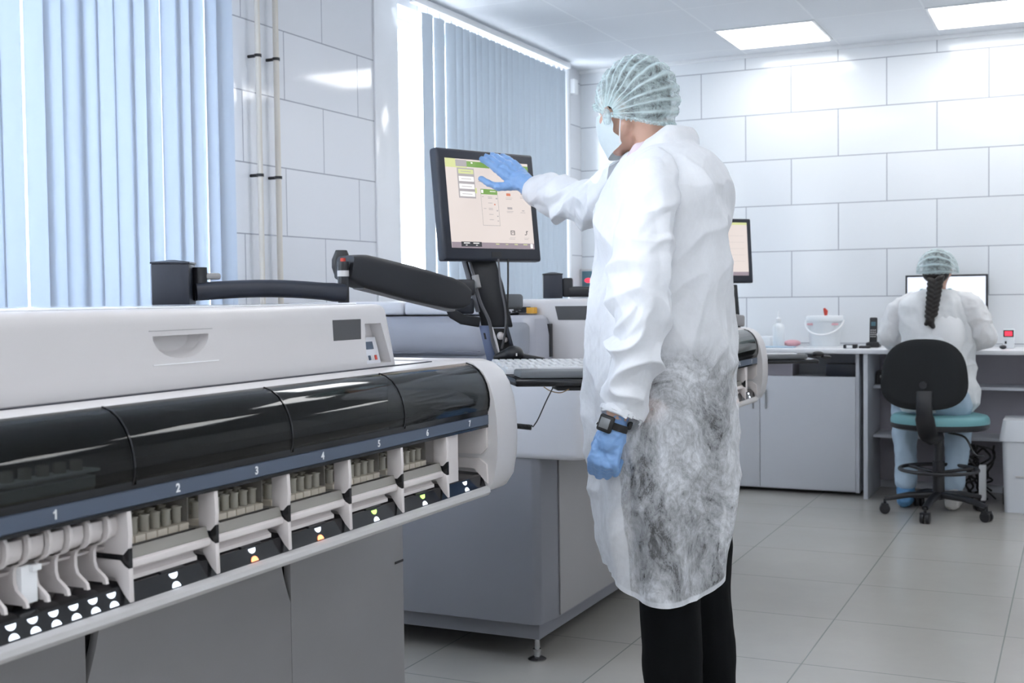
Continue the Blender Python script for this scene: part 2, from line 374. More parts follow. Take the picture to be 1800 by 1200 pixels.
# ------------------------------------------------------------------ the room
H = 2.81; YB = 7.948; XR = 6.2; YN = -2.6
struct(MB().box(-.3, XR+.1, YN-.1, YB+.1, -.1, 0).build('floor', M['floor']))
struct(MB().box(-.3, XR+.1, YN-.1, YB+.1, H, H+.1).build('ceiling', M['ceil']))
struct(MB().box(-.3, XR+.1, YB, YB+.1, 0, H).build('wall_back', M['wall']))
struct(MB().box(XR, XR+.1, YN, YB, 0, H).build('wall_right', M['plain']))
struct(MB().box(-.3, XR, YN-.1, YN, 0, H).build('wall_front', M['plain']))
WIN = [(-1.4, .9), (1.3, 3.93), (5.42, 7.62)]
SILL = .95
wl = MB(); ys = [YN]+[q for a in WIN for q in a]+[YB]
for a, b in zip(ys[::2], ys[1::2]): wl.box(-.25, 0, a, b, 0, H)
for a, b in WIN: wl.box(-.25, 0, a, b, 0, SILL)
for a, b in WIN: wl.box(-.25, 0, a, b, H-.06, H)
struct(wl.build('wall_left', M['wallL']))
for i, (a, b) in enumerate(WIN):
    fr = MB()
    for (y0, y1, z0, z1) in ((a, b, SILL, SILL+.06), (a, b, H-.12, H-.06), (a, a+.06, SILL+.06, H-.12), (b-.06, b, SILL+.06, H-.12), ((a+b)/2-.03, (a+b)/2+.03, SILL+.06, H-.12)):
        fr.box(-.22, -.16, y0, y1, z0, z1)
    f = struct(fr.build('window_%d' % (i+1), M['plain'], bevel=.004))
    g = MB().box(-.195, -.187, a+.06, b-.06, SILL+.06, H-.12).build('window_pane', M['glass'], f)
    s = MB().box(-.25, .03, a-.03, b+.03, SILL-.03, SILL+.002).build('window_sill', M['plain'], f, bevel=.006)
    # white lining strips of the opening
# glossy pilaster strip between tiled wall and second window
struct(MB().box(.0, .012, 5.19, 5.42, 0, H-.001).build('trim_1', M['gloss'], bevel=.003))
struct(MB().box(.0, .02, 7.66, 7.72, 0, H-.002).build('trim_2', M['gloss'], bevel=.003))
struct(MB().box(0, XR, YB-.012, YB, 0, .06).build('baseboard_back', M['board']))
# ceiling edge trim on the back wall
struct(MB().box(0.001, XR, YB-.02, YB, H-.022, H-.0005).build('trim_3', M['plain']))

# ceiling lights
l0 = None
for j, y in enumerate((7.41, 4.41, 1.41, -1.59)):
    for i, x in enumerate((1.49, 2.69, 3.89, 5.09)):
        loc = Vector((x, y, H))
        if l0 is None:
            l0 = thing('ceiling_light', '', 'ceiling light', loc, 'square lit panels in the ceiling')
            MB().box(x-.296, x+.296, y-.296, y+.296, H-.008, H-.0005).build('frame', M['plain'], l0, bevel=.002)
            MB().box(x-.28, x+.28, y-.28, y+.28, H-.012, H-.0082).build('diffuser', M['lamp'], l0, bevel=.002)
            o = l0
        else: o = dup(l0, loc)
        if j == 0 and i < 2: o['label'] = ['square lit ceiling panel above the man, the fully visible one on the left', 'square lit ceiling panel at the upper right, cut by the photo edge'][i]
        else: o['label'] = 'square lit ceiling panel overhead out of the frame'

# blinds
def slat_blind(root, edges, x, zb, zt, material, wslat, ang, seed, jit=4):
    rnd = random.Random(seed)
    for k, y in enumerate(edges):
        a = math.radians(ang+rnd.uniform(-jit, jit)); w_ = wslat; mb = MB(); rows = []
        for q in range(9):
            s = (q/8-.5); bow = .010*(1-4*s*s)
            dy = s*w_; px = x + dy*math.sin(a) + bow*math.cos(a); py = y + w_/2*math.cos(a) + dy*math.cos(a) - bow*math.sin(a)
            rows.append((px, py))
        V = [[Vector((px, py, z)) for px, py in rows] + [Vector((px-.0008, py, z)) for px, py in reversed(rows)] for z in (zb, zt)]
        mb.loft(V); mb.build('slat', material, root, sharp=60)
b1 = thing('vertical_blind', 'light blue vertical blind of wide slats with bright gaps at the left edge', 'blind', (0.09, 2.6, .98))
# slat seams read off the photo
ed = [1.35+.105*k for k in range(12)]+[2.70, 2.79, 2.90, 2.975, 3.06, 3.125, 3.21, 3.30, 3.375, 3.455, 3.55, 3.62, 3.70, 3.79, 3.865]
slat_blind(b1, ed, .09, .985, 2.76, M['blind'], .102, -2, 3, 9)
MB().box(.07, .11, 1.3, 4.05, 2.765, 2.80).build('headrail', M['plain'], b1, bevel=.003)
b2 = thing('vertical_blind', 'blue grey vertical blind, nearly closed, behind the touchscreen monitor', 'blind', (0.06, 6.6, .98))
ed = [5.605]+[5.735]+[5.865+.0828*k for k in range(20)]
slat_blind(b2, ed, .055, .985, 2.735, M['blind2'], .095, 8, 5)
MB().box(.035, .075, 5.5, 7.6, 2.765, 2.80).build('headrail', M['plain'], b2, bevel=.003)
for e in ed: MB().box(.05, .06, e+.04, e+.052, 2.735, 2.766).build('slat_hook', M['plain'], b2)
tag(MB().box(.0, .05, 7.72, 7.79, 2.62, 2.72).build('sensor_box', M['plain'], bevel=.006), 'small white plastic box high in the far corner beside the blind', 'wall box')

# pipes with clips
for k, (y, r, lab) in enumerate(((4.19, .0115, 'thin cream wall pipe, the slimmer one nearer the blind'), (4.317, .0125, 'cream wall pipe, the thicker one on the right of the pair'))):
    p = thing('wall_pipe', lab, 'pipe', (.05, y, 0), 'pair of vertical wall pipes')
    MB().cyl((.05, y, .0), (.05, y, H), r).build('pipe', M['pipe'], p)
    for z in (2.265+.006*k, 1.765, .9):
        c = thing_c = MB(); c.tube([(0.0, y-.0, z), (.045, y, z)], .007, 10); c.lathe((.05, y, z-.006), [(r+.001, 0), (r+.004, 0), (r+.004, .012), (r+.001, .012)], 16, False)
        c.build('pipe_clip', M['black'], p)

# ------------------------------------------------------------------ analyser sample loader (shared by both machines)
def hourglass(root, c, up, side, nrm, ra, m1, m2):
    """two half discs, round sides apart, tips towards each other"""
    for sgn, mt in ((1, m1), (-1, m2)):
        mb = MB(); pts = []
        for k in range(13):
            a = PI*k/12; pts.append(c + side*(ra*math.cos(a)) + up*(sgn*(ra*1.22 - ra*math.sin(a)*.95)))
        mb.prism(pts, nrm*.0012); mb.build('indicator_light', mt, root)
LIDP = [(2.0,.988),(2.004,1.0),(2.005,1.015),(2.003,1.032),(1.998,1.05),(1.99,1.066),(1.979,1.08),(1.965,1.09),(1.948,1.0955)]
def loader(root, y0, y_tip1, yend, nlanes, states, numbers=True, lids=()):
    W = .1847
    # end cap
    prof = [(1.60,.80),(1.88,.796),(1.96,.800),(1.996,.812),(2.012,.835),(2.021,.885),(2.023,.93),(2.021,.975),(2.015,1.015),(2.004,1.05),(1.988,1.076),(1.965,1.094),(1.94,1.101),(1.60,1.101)]
    c = Vector((1.80, 0, .95)); rings = []
    for s, yy in ((1, yend), (1, yend+.06), (.997, yend+.085), (.985, yend+.105), (.965, yend+.12), (.93, yend+.13), (.88, yend+.135)):
        rings.append([Vector((c.x+(x-c.x)*s, yy, c.z+(z-c.z)*s)) for x, z in prof])
    MB().loft(rings).build('end_cap', M['white'], root, sharp=50)
    if y0 > 3: MB().loft([[Vector((x-.004, y0-.03, z)) for x, z in prof], [Vector((x-.004, y0, z)) for x, z in prof]]).build('start_cap', M['white'], root, bevel=.004)
    # under shell + bottom rail
    MB().xz([(1.6,.803),(1.96,.803),(1.96,.815),(1.6,.815)], y0, yend).build('underside', M['ivory'], root)
    MB().xz([(1.94,.801),(1.988,.801),(1.999,.804),(2.004,.811),(2.003,.819),(1.996,.8235),(1.94,.8235)], y0, yend).build('bottom_rail', M['bar'], root)
    # black sloping strip carrying the lights
    MB().xz([(1.992,.8235),(1.9835,.848),(1.975,.852),(1.90,.856),(1.90,.8235)], y0, yend).build('light_strip', M['blackg'], root)
    # number band
    MB().xz([(1.955,.959),(1.999,.959),(2.001,.961),(2.001,.981),(1.998,.983),(1.955,.983)], y0, yend).build('number_band', M['band'], root)
    MB().xz([(1.95,.954),(2.0005,.954),(2.0005,.959),(1.95,.959)], y0, yend).build('band_edge', M['blackg'], root)
    MB().xz([(1.95,.983),(2.0,.983),(2.0,.988),(1.95,.988)], y0, yend).build('band_edge', M['blackg'], root)
    # inner back wall, floor
    MB().box(1.745, 1.76, y0, yend, .838, .965).build('inner_wall', M['ivory'], root)
    MB().box(1.735, 1.745, y0, yend, .965, 1.085).build('inner_wall', M['black'], root)
    MB().box(1.745, 1.975, y0, yend, .966, .978).build('inner_shelf', M['black'], root)
    MB().box(1.72, 1.90, y0, yend, .838, .862).build('inner_floor', M['ivory'], root)
    # end walls of each bay
    tips = [y_tip1+W*k for k in range(6)]
    for k, y in enumerate([q for q in tips if q > y0]):
        up = MB(); bk_ = 1.968 if k else 1.80; up.xz([(bk_,.954),(1.999,.954),(2.001,.92),(1.999,.902),(1.990,.893),(bk_,.893)], y-.0045, y+.0045); up.build('upper_divider', M['ivory'], root, bevel=.0012)
        lo = MB(); lo.xz([(1.80,.885),(1.985,.885),(1.992,.878),(2.0,.874),(2.001,.827),(1.990,.838),(1.974,.860),(1.93,.864),(1.80,.864)], y-.0045, y+.0045); lo.build('lower_divider', M['ivory'], root, bevel=.0012)
        MB().xz([(1.90,.8925),(1.986,.8925),(1.9965,.902),(2.0,.902),(2.0,.8745),(1.992,.8745),(1.984,.8855),(1.90,.8855)], y-.0035, y+.0035).build('divider_gap', M['blackg'], root)
    side = Y; up_ = Vector((-.0085, 0, .0245)).normalized(); nrm = Vector((.0245, 0, .0085)).normalized()
    SC_ = Vector((1.9882, 0, .8352))
    for k in range(7):
        ya = y_tip1+W*(k-1)+.006; yb = ya+W-.012; ym = (ya+yb)/2
        if ya < y0 and k: continue
        if k == 0:      # priority bay: a row of curved lane fins
            for j in range(nlanes):
                y = y_tip1 - .030 - .0343*j
                th = .0026
                prof = [(1.985,.953),(1.991,.945),(1.992,.932),(1.989,.921),(1.980,.914),(1.967,.909),(1.964,.902),(1.964,.888),(1.967,.879),(1.978,.871),(1.984,.866),(1.986,.858)]
                f = MB()
                f.prism([(x, y-th, z) for x, z in prof]+[(x-.0065, y-th, z) for x, z in reversed(prof)], (0, 2*th, 0))
                f.build('lane_fin', M['ivory'], root, sharp=50)
                f = MB(); f.xz([(1.86,.916),(1.975,.916),(1.985,.925),(1.985,.953),(1.86,.953)], y-.001, y+.001); f.build('lane_plate', M['ivory'], root)
                f = MB(); f.xz([(1.86,.860),(1.979,.860),(1.973,.870),(1.960,.880),(1.958,.908),(1.86,.908)], y-.001, y+.001); f.build('lane_plate', M['ivory'], root)
                w_ = MB(); w_.xz([(1.90,.914),(1.968,.914),(1.978,.920),(1.982,.93),(1.981,.945),(1.977,.945),(1.976,.93),(1.966,.920),(1.90,.918)], y+th, y+.0343-th)
                w_.build('lane_pocket', M['ivory'], root, sharp=60)
                w_ = MB(); w_.xz([(1.90,.898),(1.955,.898),(1.958,.902),(1.90,.902)], y+th, y+.0343-th); w_.build('lane_rail', M['ivory'], root)
                w_ = MB(); w_.box(1.925, 1.93, y+th, y+.0343-th, .858, .898); w_.build('lane_back', M['ivory'], root)
                hourglass(root, SC_+Y*(y+.006), up_, side, nrm, .0078, M['led_w'], M['led_w'])
            ycl = y_tip1 - .030 - .0343*3
            cp = MB(); cp.box(1.962, 1.972, ycl-.031, ycl-.005, .859, .908); cp.box(1.966, 1.978, ycl-.018, ycl-.003, .900, .908); cp.build('lane_clip', M['shirt'], root, bevel=.001)
        elif k < 6:
            tr = MB(); tr.xz([(1.962,.870),(1.986,.869),(1.992,.872),(1.992,.881),(1.987,.884),(1.962,.884)], ya, yb); tr.build('tray_handle', M['ivory'], root, bevel=.001)
            lip = MB(); lip.xz([(1.9865,.884),(1.9885,.884),(1.9835,.8995),(1.9815,.8995)], ya, yb); lip.box(1.95, 1.984, yb-.003, yb, .884, .8995)
            lip.build('tray_lip', M['clear'], root)
            MB().xz([(1.960,.892),(1.966,.892),(1.966,.8965),(1.960,.8965)], ya, yb).build('tray_rail', M['black'], root)
            MB().xz([(1.76,.8705),(1.962,.8705),(1.962,.8835),(1.76,.8835)], ya, yb).build('tray_base', M['rack'], root)
            MB().xz([(1.93,.852),(1.980,.852),(1.980,.858),(1.974,.862),(1.972,.869),(1.93,.869)], ya, yb-.018).build('bay_ledge', M['ivory'], root)
            m1, m2 = states[k]; hourglass(root, SC_+Y*(y_tip1+W*(k-1)+.101), up_, side, nrm, .0086, m1, m2)
            MB().xz([(1.972,.8525),(1.9836,.8485),(1.9842,.8505),(1.973,.8545)], y_tip1+W*(k-1)+.078, y_tip1+W*(k-1)+.128).build('light_cover', M['black'], root)
        else:
            MB().box(1.90, 1.992, ya, ya+.055, .853, .954).build('bay_panel', M['ivory'], root, bevel=.001)
            MB().box(1.86, 1.88, ya+.055, yend, .84, .954).build('bay_panel', M['ivory'], root)
            e = MB(); e.xz([(1.80,.954),(1.999,.954),(1.999,.91),(1.985,.895),(1.80,.895)], yend-.008, yend-.001); e.xz([(1.80,.885),(1.98,.885),(1.998,.872),(2.0,.83),(1.985,.845),(1.968,.862),(1.80,.864)], yend-.008, yend-.001); e.build('end_wall', M['ivory'], root)
            m1, m2 = states[k]; hourglass(root, SC_+Y*(y_tip1+W*5+.101), up_, side, nrm, .0086, m1, m2)
    if numbers:
        for k in range(7):
            yy = y_tip1-.134 if k == 0 else y_tip1+W*(k-1)+.098
            if k == 0:
                mb = MB(); mb.prism([Vector((2.0012, yy+a, .9655+b)) for a, b in ((-.0005,0),(.0022,0),(.0022,.0125),(.0002,.0125),(-.0006,.0108),(-.0032,.0094),(-.0032,.0074),(-.0005,.0084))], (.0006, 0, 0)); mb.build('number_marking', M['num'], root)
            else: text_part(str(k+1), .0175, Vector((2.0012, yy, .9655)), Y, Z, X, M['num'], root, 'number_marking')
    # smoked lids
    for a, b in lids:
        mb = MB(); mb.prism([(x, a+.0015, z) for x, z in LIDP]+[(x-.003, a+.0015, z-.002) for x, z in reversed(LIDP)], (0, b-a-.003, 0))
        l = mb.build('smoked_lid', M['smoke'], root, sharp=30)
        MB().prism([(x+.0012, b-.0035, z+.0008) for x, z in LIDP]+[(x-.004, b-.0035, z-.002) for x, z in reversed(LIDP)], (0, .003, 0)).build('lid_edge', M['blackg'], l)
        MB().box(1.9975, 2.0022, a+.004, b-.005, .9885, .994).build('lid_lip', M['blackg'], l)
    # deck behind the lids
    MB().xz([(1.60,1.0),(1.62,1.0),(1.62,1.090),(1.875,1.090),(1.875,1.086),(1.945,1.086),(1.949,1.0955),(1.94,1.098),(1.60,1.098)], y0, yend).build('deck', M['white'], root, sharp=30)
    MB().xz([(1.866,1.0975),(1.878,1.0975),(1.878,1.100),(1.866,1.100)], y0, yend-.03).build('deck_seam', M['navy'], root)
    # shell behind
    MB().box(1.58, 1.70, y0, yend+.02, .79, 1.09).build('rear_shell', M['white'], root)

def hood(root, y0, y1, x0=.75):
    """raised processing hood with a rounded top front edge"""
    prof = [(x0,1.098),(1.865,1.098),(1.862,1.15),(1.8595,1.205),(1.858,1.218),(1.854,1.2245),(1.8475,1.228),(1.836,1.229),(x0,1.229)]
    c = Vector((1.5, 0, 1.15)); rings = []
    rings.append([Vector((x, y0, z)) for x, z in prof])
    for s, yy in ((0, y1-.03), (.003, y1-.015), (.008, y1-.006), (.016, y1)):
        rings.append([Vector((x-(s if x > 1 else 0), yy-.03*(z-1.098)/.13, z-(s*.6 if z > 1.15 else 0))) for x, z in prof])
    h = MB().loft(rings).build('hood', M['white'], root, sharp=35)
    return h

# ---- machine in front
A = thing('laboratory_analyser', 'large white laboratory analyser with numbered sample bays 1 to 7 in the foreground', 'analyser', (1.3, 1.7, 0))
ST = [None, (M['led_w'], M['led_w']), (M['led_w'], M['led_r']), (M['led_w'], M['led_r']), (M['led_g'], M['led_w']), (M['led_g'], M['led_w']), (M['led_w'], M['led_w'])]
loader(A, .62, 1.2705, 2.383, 8, ST, True, [(.60, .91), (.91, 1.279), (1.279, 1.648), (1.648, 2.015), (2.015, 2.383)])
h = hood(A, .62, 2.235)
# scooped handle in the hood front
hc = MB(); yc = 1.548; pts = [(yc-.068, 1.186), (yc+.068, 1.186)]+[(yc+.068*math.cos(a), 1.186-.038*math.sin(a)) for a in [PI*k/14 for k in range(1, 14)]]
sc_ = lambda s, x: [Vector((x, yc+(yy-yc)*s, 1.186+(z-1.186)*s)) for yy, z in pts]
hc.loft([sc_(1.0, 1.90), sc_(1.0, 1.858), sc_(.93, 1.845), sc_(.7, 1.835)])
cut(h, hc)
al = MB().prism([(1.90, 2.098, 1.192), (1.90, 2.222, 1.192), (1.90, 2.222, 1.1), (1.90, 2.098, 1.1)], (-.045, 0, 0)); 
al = MB(); al.loft([[Vector((1.9, a, z)) for a, z in ((2.100,1.195),(2.172,1.195),(2.205,1.105),(2.100,1.105))], [Vector((1.835, a, z)) for a, z in ((2.108,1.186),(2.164,1.186),(2.196,1.108),(2.108,1.108))]])
cut(h, al)
MB().box(1.857, 1.8605, yc-.075, yc+.078, 1.1935, 1.1945).build('handle_line', M['grey'], h)
MB().xz([(1.8595,1.1395),(1.8635,1.1395),(1.8635,1.1408),(1.8595,1.1408)], yc-.07, yc+.09).build('moulded_line', M['shirt'], h)
lb = MB(); lb.obox((1.8608, 2.038, 1.178), Y, Z, X, .100, .043, .0016); tag(lb.build('label_sticker', M['label'], h), 'plain dark grey rectangular sticker', None)
dp = MB(); dpc = Vector((1.846, 2.140, 1.131)); tilt = Vector((-.25, 0, 1)).normalized(); nn = Y.cross(tilt)
dp.obox(dpc, Y, tilt, nn, .068, .060, .006); dp.build('display_panel', M['white2'], h, bevel=.001)
MB().obox(dpc+tilt*.012+nn*.0035, Y, tilt, nn, .034, .016, .001).build('display_screen', M['lcd'], h)
for q, mt in zip((-.018, -.006, .006, .018), ('white', 'lcd', 'white', 'red')):
    MB().obox(dpc-tilt*.014+Y*q+nn*.0035, Y, tilt, nn, .008, .010, .002).build('button', M[mt], h, bevel=.0005)
MB().box(.95, 1.80, .66, 2.17, 1.2291, 1.2315).build('top_plate', M['gloss'], A, bevel=.001)
# lower cabinet: grey doors with curved notches
NT = [(0, .571), (.011, .598), (.022, .628), (.031, .66), (.037, .70), (.040, .80)]
def door(ya, yb, nl, nr):
    pts = [(ya, .06), (yb, .06)]+([(yb-a, z) for a, z in NT] if nr else [(yb, .80)])+([(ya+a, z) for a, z in reversed(NT)] if nl else [(ya, .80)])
    MB().prism([(1.60, y, z) for y, z in pts], (-.018, 0, 0)).build('cabinet_door', M['grey'], A, bevel=.0008)
s1 = on('x', 1.6, 152, 1150).y; s2 = on('x', 1.6, 512, 1100).y; s3 = on('x', 1.6, 713, 1180).y
for a, b, n, m_ in ((s1-.65, s1-.002, 0, 0), (s1+.001, s2-.001, 1, 1), (s2+.001, s3-.004, 0, 0)): door(a, b, n, m_)
MB().xz([(1.598,.562),(1.6015,.562),(1.6015,.568),(1.598,.568)], s3-.045, s3-.004).build('door_catch', M['black'], A)
MB().box(.75, 1.581, .45, s3, .09, .79).build('cabinet_body', M['blackg'], A)
MB().box(.78, 1.56, .5, s3-.03, .02, .09).build('plinth', M['black'], A)
for yy in (.6, 1.6, s3-.08):
    for xx in (.85, 1.5): MB().lathe((xx, yy, 0), [(.03, 0), (.03, .006), (.008, .012), (.008, .03)]).build('foot', M['steel'], A)
MB().box(.75, 1.58, .62, 2.383, .79, 1.098).build('upper_body', M['white'], A)
# carriers and tubes seen through bay openings
tb = None; rk = None
for k in range(1, 6):
    ya = 1.2705+.1847*(k-1)+.010
    rt = thing('tube_rack', 'beige sample rack full of clear tubes in bay %d' % (k+1), 'rack', (1.87, ya+.08, .884), 'sample racks in the bays')
    mb = MB()
    for j in range(7): mb.box(1.765, 1.955, ya+.002+.0235*j, ya+.002+.0235*j+.021, .8840, .905)
    mb.build('rack_body', M['rack'], rt, bevel=.001)
    MB().box(1.80, 1.95, ya+.1665, ya+.169, .9055, .9435).build('rack_end_plate', M['clear'], rt)
    for j in range(7):
        for i in range(6):
            loc = Vector((1.785+.031*i, ya+.0125+.0235*j, .9051))
            if tb is None:
                m_ = MB(); m_.lathe(loc, [(.0072, 0), (.0072, .023), (.0086, .023), (.0086, .0255), (.0064, .0255), (.0064, .002)], 12, True)
                tb = m_.build('sample_tube', M['tube'], None); tb.location = loc
                o = tb
            else: o = tb.copy(); COL.objects.link(o); o.location = loc + Vector((0, 0, 0))
            tag(o, 'short clear tube standing in a beige sample rack behind the numbered bays', 'tube', 'clear tubes in the sample racks')
# carriers seen through the first smoked lid
for k, (ya, yb) in enumerate(((1.075, 1.235), (.95, 1.055))):
    cs_ = None; rt = thing('sample_carrier', ['pale sample carrier with clear caps behind the smoked lid above number 1', 'pale sample carrier behind the smoked lid at the left photo edge'][k], 'rack', (1.965, (ya+yb)/2, .984), 'carriers under the smoked lid')
    MB().box(1.958, 1.972, ya, yb, .9781, .992).build('carrier_foot', M['rack'], rt)
    MB().box(1.955, 1.975, ya, yb, .992, 1.008).build('carrier_body', M['shirt'], rt, bevel=.001)
    MB().box(1.95, 1.98, ya-.004, yb+.004, 1.013, 1.017).build('carrier_rim', M['shirt'], rt, bevel=.001)
    MB().box(1.963, 1.968, ya+.01, yb-.01, 1.008, 1.013).build('carrier_web', M['ivory'], rt)
    n = int((yb-ya)/.03)
    for j in range(n): MB().lathe((1.966, ya+.018+.029*j, 1.0172), [(.0085, 0), (.0085, .014), (.0065, .014), (.0065, .001)], 12).build('cup', M['tube'], rt)

# ------------------------------------------------------------------ second machine
B = thing('laboratory_analyser', 'second analyser with grey side panels standing behind the keyboard and the man', 'analyser', (1.2, 4.4, 0))
mb = MB(); c0, c1 = (1.57, 3.61), (.35, 3.61)
def rrect(x0, x1, y0, y1, r, z, n=5):
    out = []
    for cx, cy, a0 in ((x1-r, y0+r, -PI/2), (x1-r, y1-r, 0), (x0+r, y1-r, PI/2), (x0+r, y0+r, PI)):
        for k in range(n+1): a = a0+PI/2*k/n; out.append(Vector((cx+r*math.cos(a), cy+r*math.sin(a), z)))
    return out
prof = [(x, y) for x, y in ((.40,3.62),(1.545,3.62),(1.57,3.635),(1.585,3.74),(1.585,5.6),(.40,5.6))]
MB().loft([[Vector((x, y, z)) for x, y in prof] for z in (.15, .73)]).build('side_panel', M['greyd'], B, bevel=.006)
MB().box(1.5855, 1.592, 3.745, 5.58, .16, .73).build('front_panel', M['grey'], B, bevel=.003)
MB().box(.42, 1.54, 3.68, 5.55, .085, .15).build('plinth', M['greyd'], B, bevel=.004)
MB().box(.45, 1.50, 3.75, 5.5, .07, .085).build('base_frame', M['black'], B)
for xx, yy in ((1.505, 3.735), (.6, 3.75), (1.45, 5.4), (.6, 5.4)):
    f = MB(); f.lathe((xx, yy, 0), [(.030, 0), (.032, .004), (.022, .010), (.012, .014), (.012, .03), (.0095, .032), (.0095, .085)]); f.lathe((xx, yy, .026), [(.016, 0), (.016, .012)], 6)
    f.build('levelling_foot', M['steel'], B)
wb = MB(); rg = []
for z, ins in ((.705, .030), (.708, .014), (.716, .005), (.73, 0), (.97, 0), (.99, .006), (1.003, .02), (1.009, .045), (1.012, .09)):
    rg.append(rrect(1.19+ins, 1.735-ins, 3.60+ins, 4.95, .035, z))
wb.loft(rg).build('tray_housing', M['white2'], B, sharp=30)
gb = MB(); rg = []
for z, ins in ((.73, 0), (1.10, .0), (1.135, .012), (1.16, .035), (1.172, .07)): rg.append(rrect(.42+ins, 1.44-ins*.5, 3.86+ins, 5.58, .05, z))
gb.loft(rg).build('rear_housing', M['lilac'], B, sharp=30)
# smooth grey doors bulging towards us
def rr2(x0, x1, z0, z1, r): return rrect(x0, x1, z0, z1, min(r, (x1-x0)*.45, (z1-z0)*.45), 0)
def pillow(name, y, z0, z1, x0, x1, bulge, mt, r=.04):
    mb = MB(); rings = []
    for ins, d in ((0, 0), (.0, .01), (.012, .024), (.035, .036), (.07, .042)):
        rings.append([Vector((p.x, y-d*bulge/.042, p.y)) for p in [Vector((q.x, q.y)) for q in rr2(x0+ins, x1-ins, z0+ins*.6, z1-ins*.7, r)]])
    return mb.loft(rings).build(name, mt, B, sharp=40)
pillow('side_door', 3.86, 1.030, 1.173, .60, 1.285, .05, M['lilac'], .05)
pillow('side_door', 3.86, 1.030, 1.150, 1.295, 1.435, .03, M['greyl'], .02)
MB().xz([(.72,1.036),(1.26,1.046),(1.26,1.049),(.72,1.038)], 3.806, 3.82).build('door_groove', M['greyd'], B)
MB().xz([(.44,1.00),(1.30,1.00),(1.20,1.012),(.9,1.02),(.44,1.022)], 3.80, 3.87).build('door_ledge', M['lilac'], B, bevel=.004)
tp = MB(); tp.box(.42, .935, 3.84, 5.55, 1.178, 1.226); tp.build('top_cover', M['white2'], B, bevel=.012, seg=3)
tp = MB(); tp.box(.940, 1.30, 3.84, 5.55, 1.178, 1.226); tp.build('top_cover', M['white2'], B, bevel=.012, seg=3)
# white hood of the rear module with dark label
hx = [( .9,1.012),(1.79,1.012),(1.70,1.12),(1.62,1.20),(1.59,1.222),(1.55,1.228),(.9,1.228)]
hd = MB(); hd.box(1.30, 1.74, 4.05, 5.5, 1.0, 1.228); hh = hd.build('hood', M['white'], B, bevel=.015, seg=3)
MB().box(1.225, 1.36, 4.02, 4.04, 1.182, 1.202).build('sensor_slot', M['black'], B)
MB().box(1.355, 1.385, 4.012, 4.04, 1.178, 1.20).build('yellow_marker', M['orange'], B)
a, b = on('y', 4.045, 975, 538), on('y', 4.045, 1045, 562)
MB().prism([Vector((a.x, 4.049, a.z)), Vector((b.x+.03, 4.049, a.z)), Vector((b.x+.03, 4.049, b.z)), Vector((a.x+.012, 4.049, b.z))], (0, -.002, 0)).build('label_sticker', M['label'], hh)
MB().box(1.432, 1.442, 4.02, 4.05, 1.02, 1.14).build('seal_strip', M['black'], B, bevel=.002)
loader(B, 4.1, 1.2705+2.455, 2.383+2.455, 0, [None, (M['led_w'],)*2, (M['led_w'],)*2, (M['led_w'],)*2, (M['led_g'], M['led_w']), (M['led_w'], M['led_o']), (M['led_w'],)*2], True, [(4.103, 4.47), (4.47, 4.838)])

# ------------------------------------------------------------------ workstation arms
def sweep(mb, path, sizes, up=Z, n=20, pw=3.0, twist=None):
    """rounded-box section swept along a path; sizes (width, height) per point"""
    path = [Vector(p) for p in path]; rings = []
    for i, p in enumerate(path):
        t = (path[min(i+1, len(path)-1)]-path[max(i-1, 0)]).normalized(); s = t.cross(up).normalized(); u = s.cross(t)
        w_, h_ = sizes[i] if i < len(sizes) else sizes[-1]; r = []
        for k in range(n):
            a = 2*PI*k/n; c, q = math.cos(a), math.sin(a)
            r.append(p + s*(w_/2*math.copysign(abs(c)**(2/pw), c)) + u*(h_/2*math.copysign(abs(q)**(2/pw), q)))
        rings.append(r)
    return mb.loft(rings)
post = Vector((1.2, 2.30, 1.2316))
WS = thing('workstation_arm', 'black jointed arm on the near analyser carrying monitor bracket and keyboard tray', 'monitor arm', post)
r_ = .042; pt = MB(); ang = math.radians(30)
sq = [Vector((math.cos(ang+k*PI/2+PI/4), math.sin(ang+k*PI/2+PI/4), 0))*.062 for k in range(4)]
pt.loft([[post+q+Z*z for q in sq] for z in (0, .098)]); pt.build('post', M['navy'], WS, bevel=.002)
pc = MB(); pc.loft([[post+q*s+Z*z for q in sq] for s, z in ((1.05, .098), (1.05, .102), (.1, .108))]); pc.build('post_cap', M['navy'], WS)
elb = P(604, 518, 3.10)
d = (elb-post); d.z = 0; dn = d.normalized()
a0 = post+dn*.05; a0.z = 1.262; a1 = elb.copy(); a1.z = 1.255; mid = (a0+a1)/2; mid.z = 1.264
MB().tube([post+dn*.062+Z*.01, post+dn*.062+Z*.09], .018, 16).build('pivot', M['black'], WS)
MB().obox(post+dn*.09+Z*.068, dn, Z.cross(dn), Z, .045, .02, .016).build('lever', M['grey'], WS, bevel=.006)
ls = MB(); N = 14; pth = [a0.lerp(a1, k/N)+Z*(.010*math.sin(PI*k/N)) for k in range(N+1)]
sweep(ls, pth, [(.06, .044)]*(N-1)+[(.062, .048), (.06, .046)]); ls.build('lower_arm', M['navy'], WS, bevel=.0)
jb = MB(); jb.tube([elb+Z*(-.02), elb+Z*.085], .0145, 18); jb.build('elbow_joint', M['black'], WS)
MB().tube([elb+Z*.047, elb+Z*.062], .0152, 18).build('joint_ring', M['bar'], WS)
MB().tube([elb+Z*.085, elb+Z*.094], .007, 12).build('joint_pin', M['red'], WS)
e0 = P(605, 470, 3.12); e1 = P(735, 500, 3.28); e2 = P(812, 523, 3.42)
ua = MB(); pp = []; sz = []
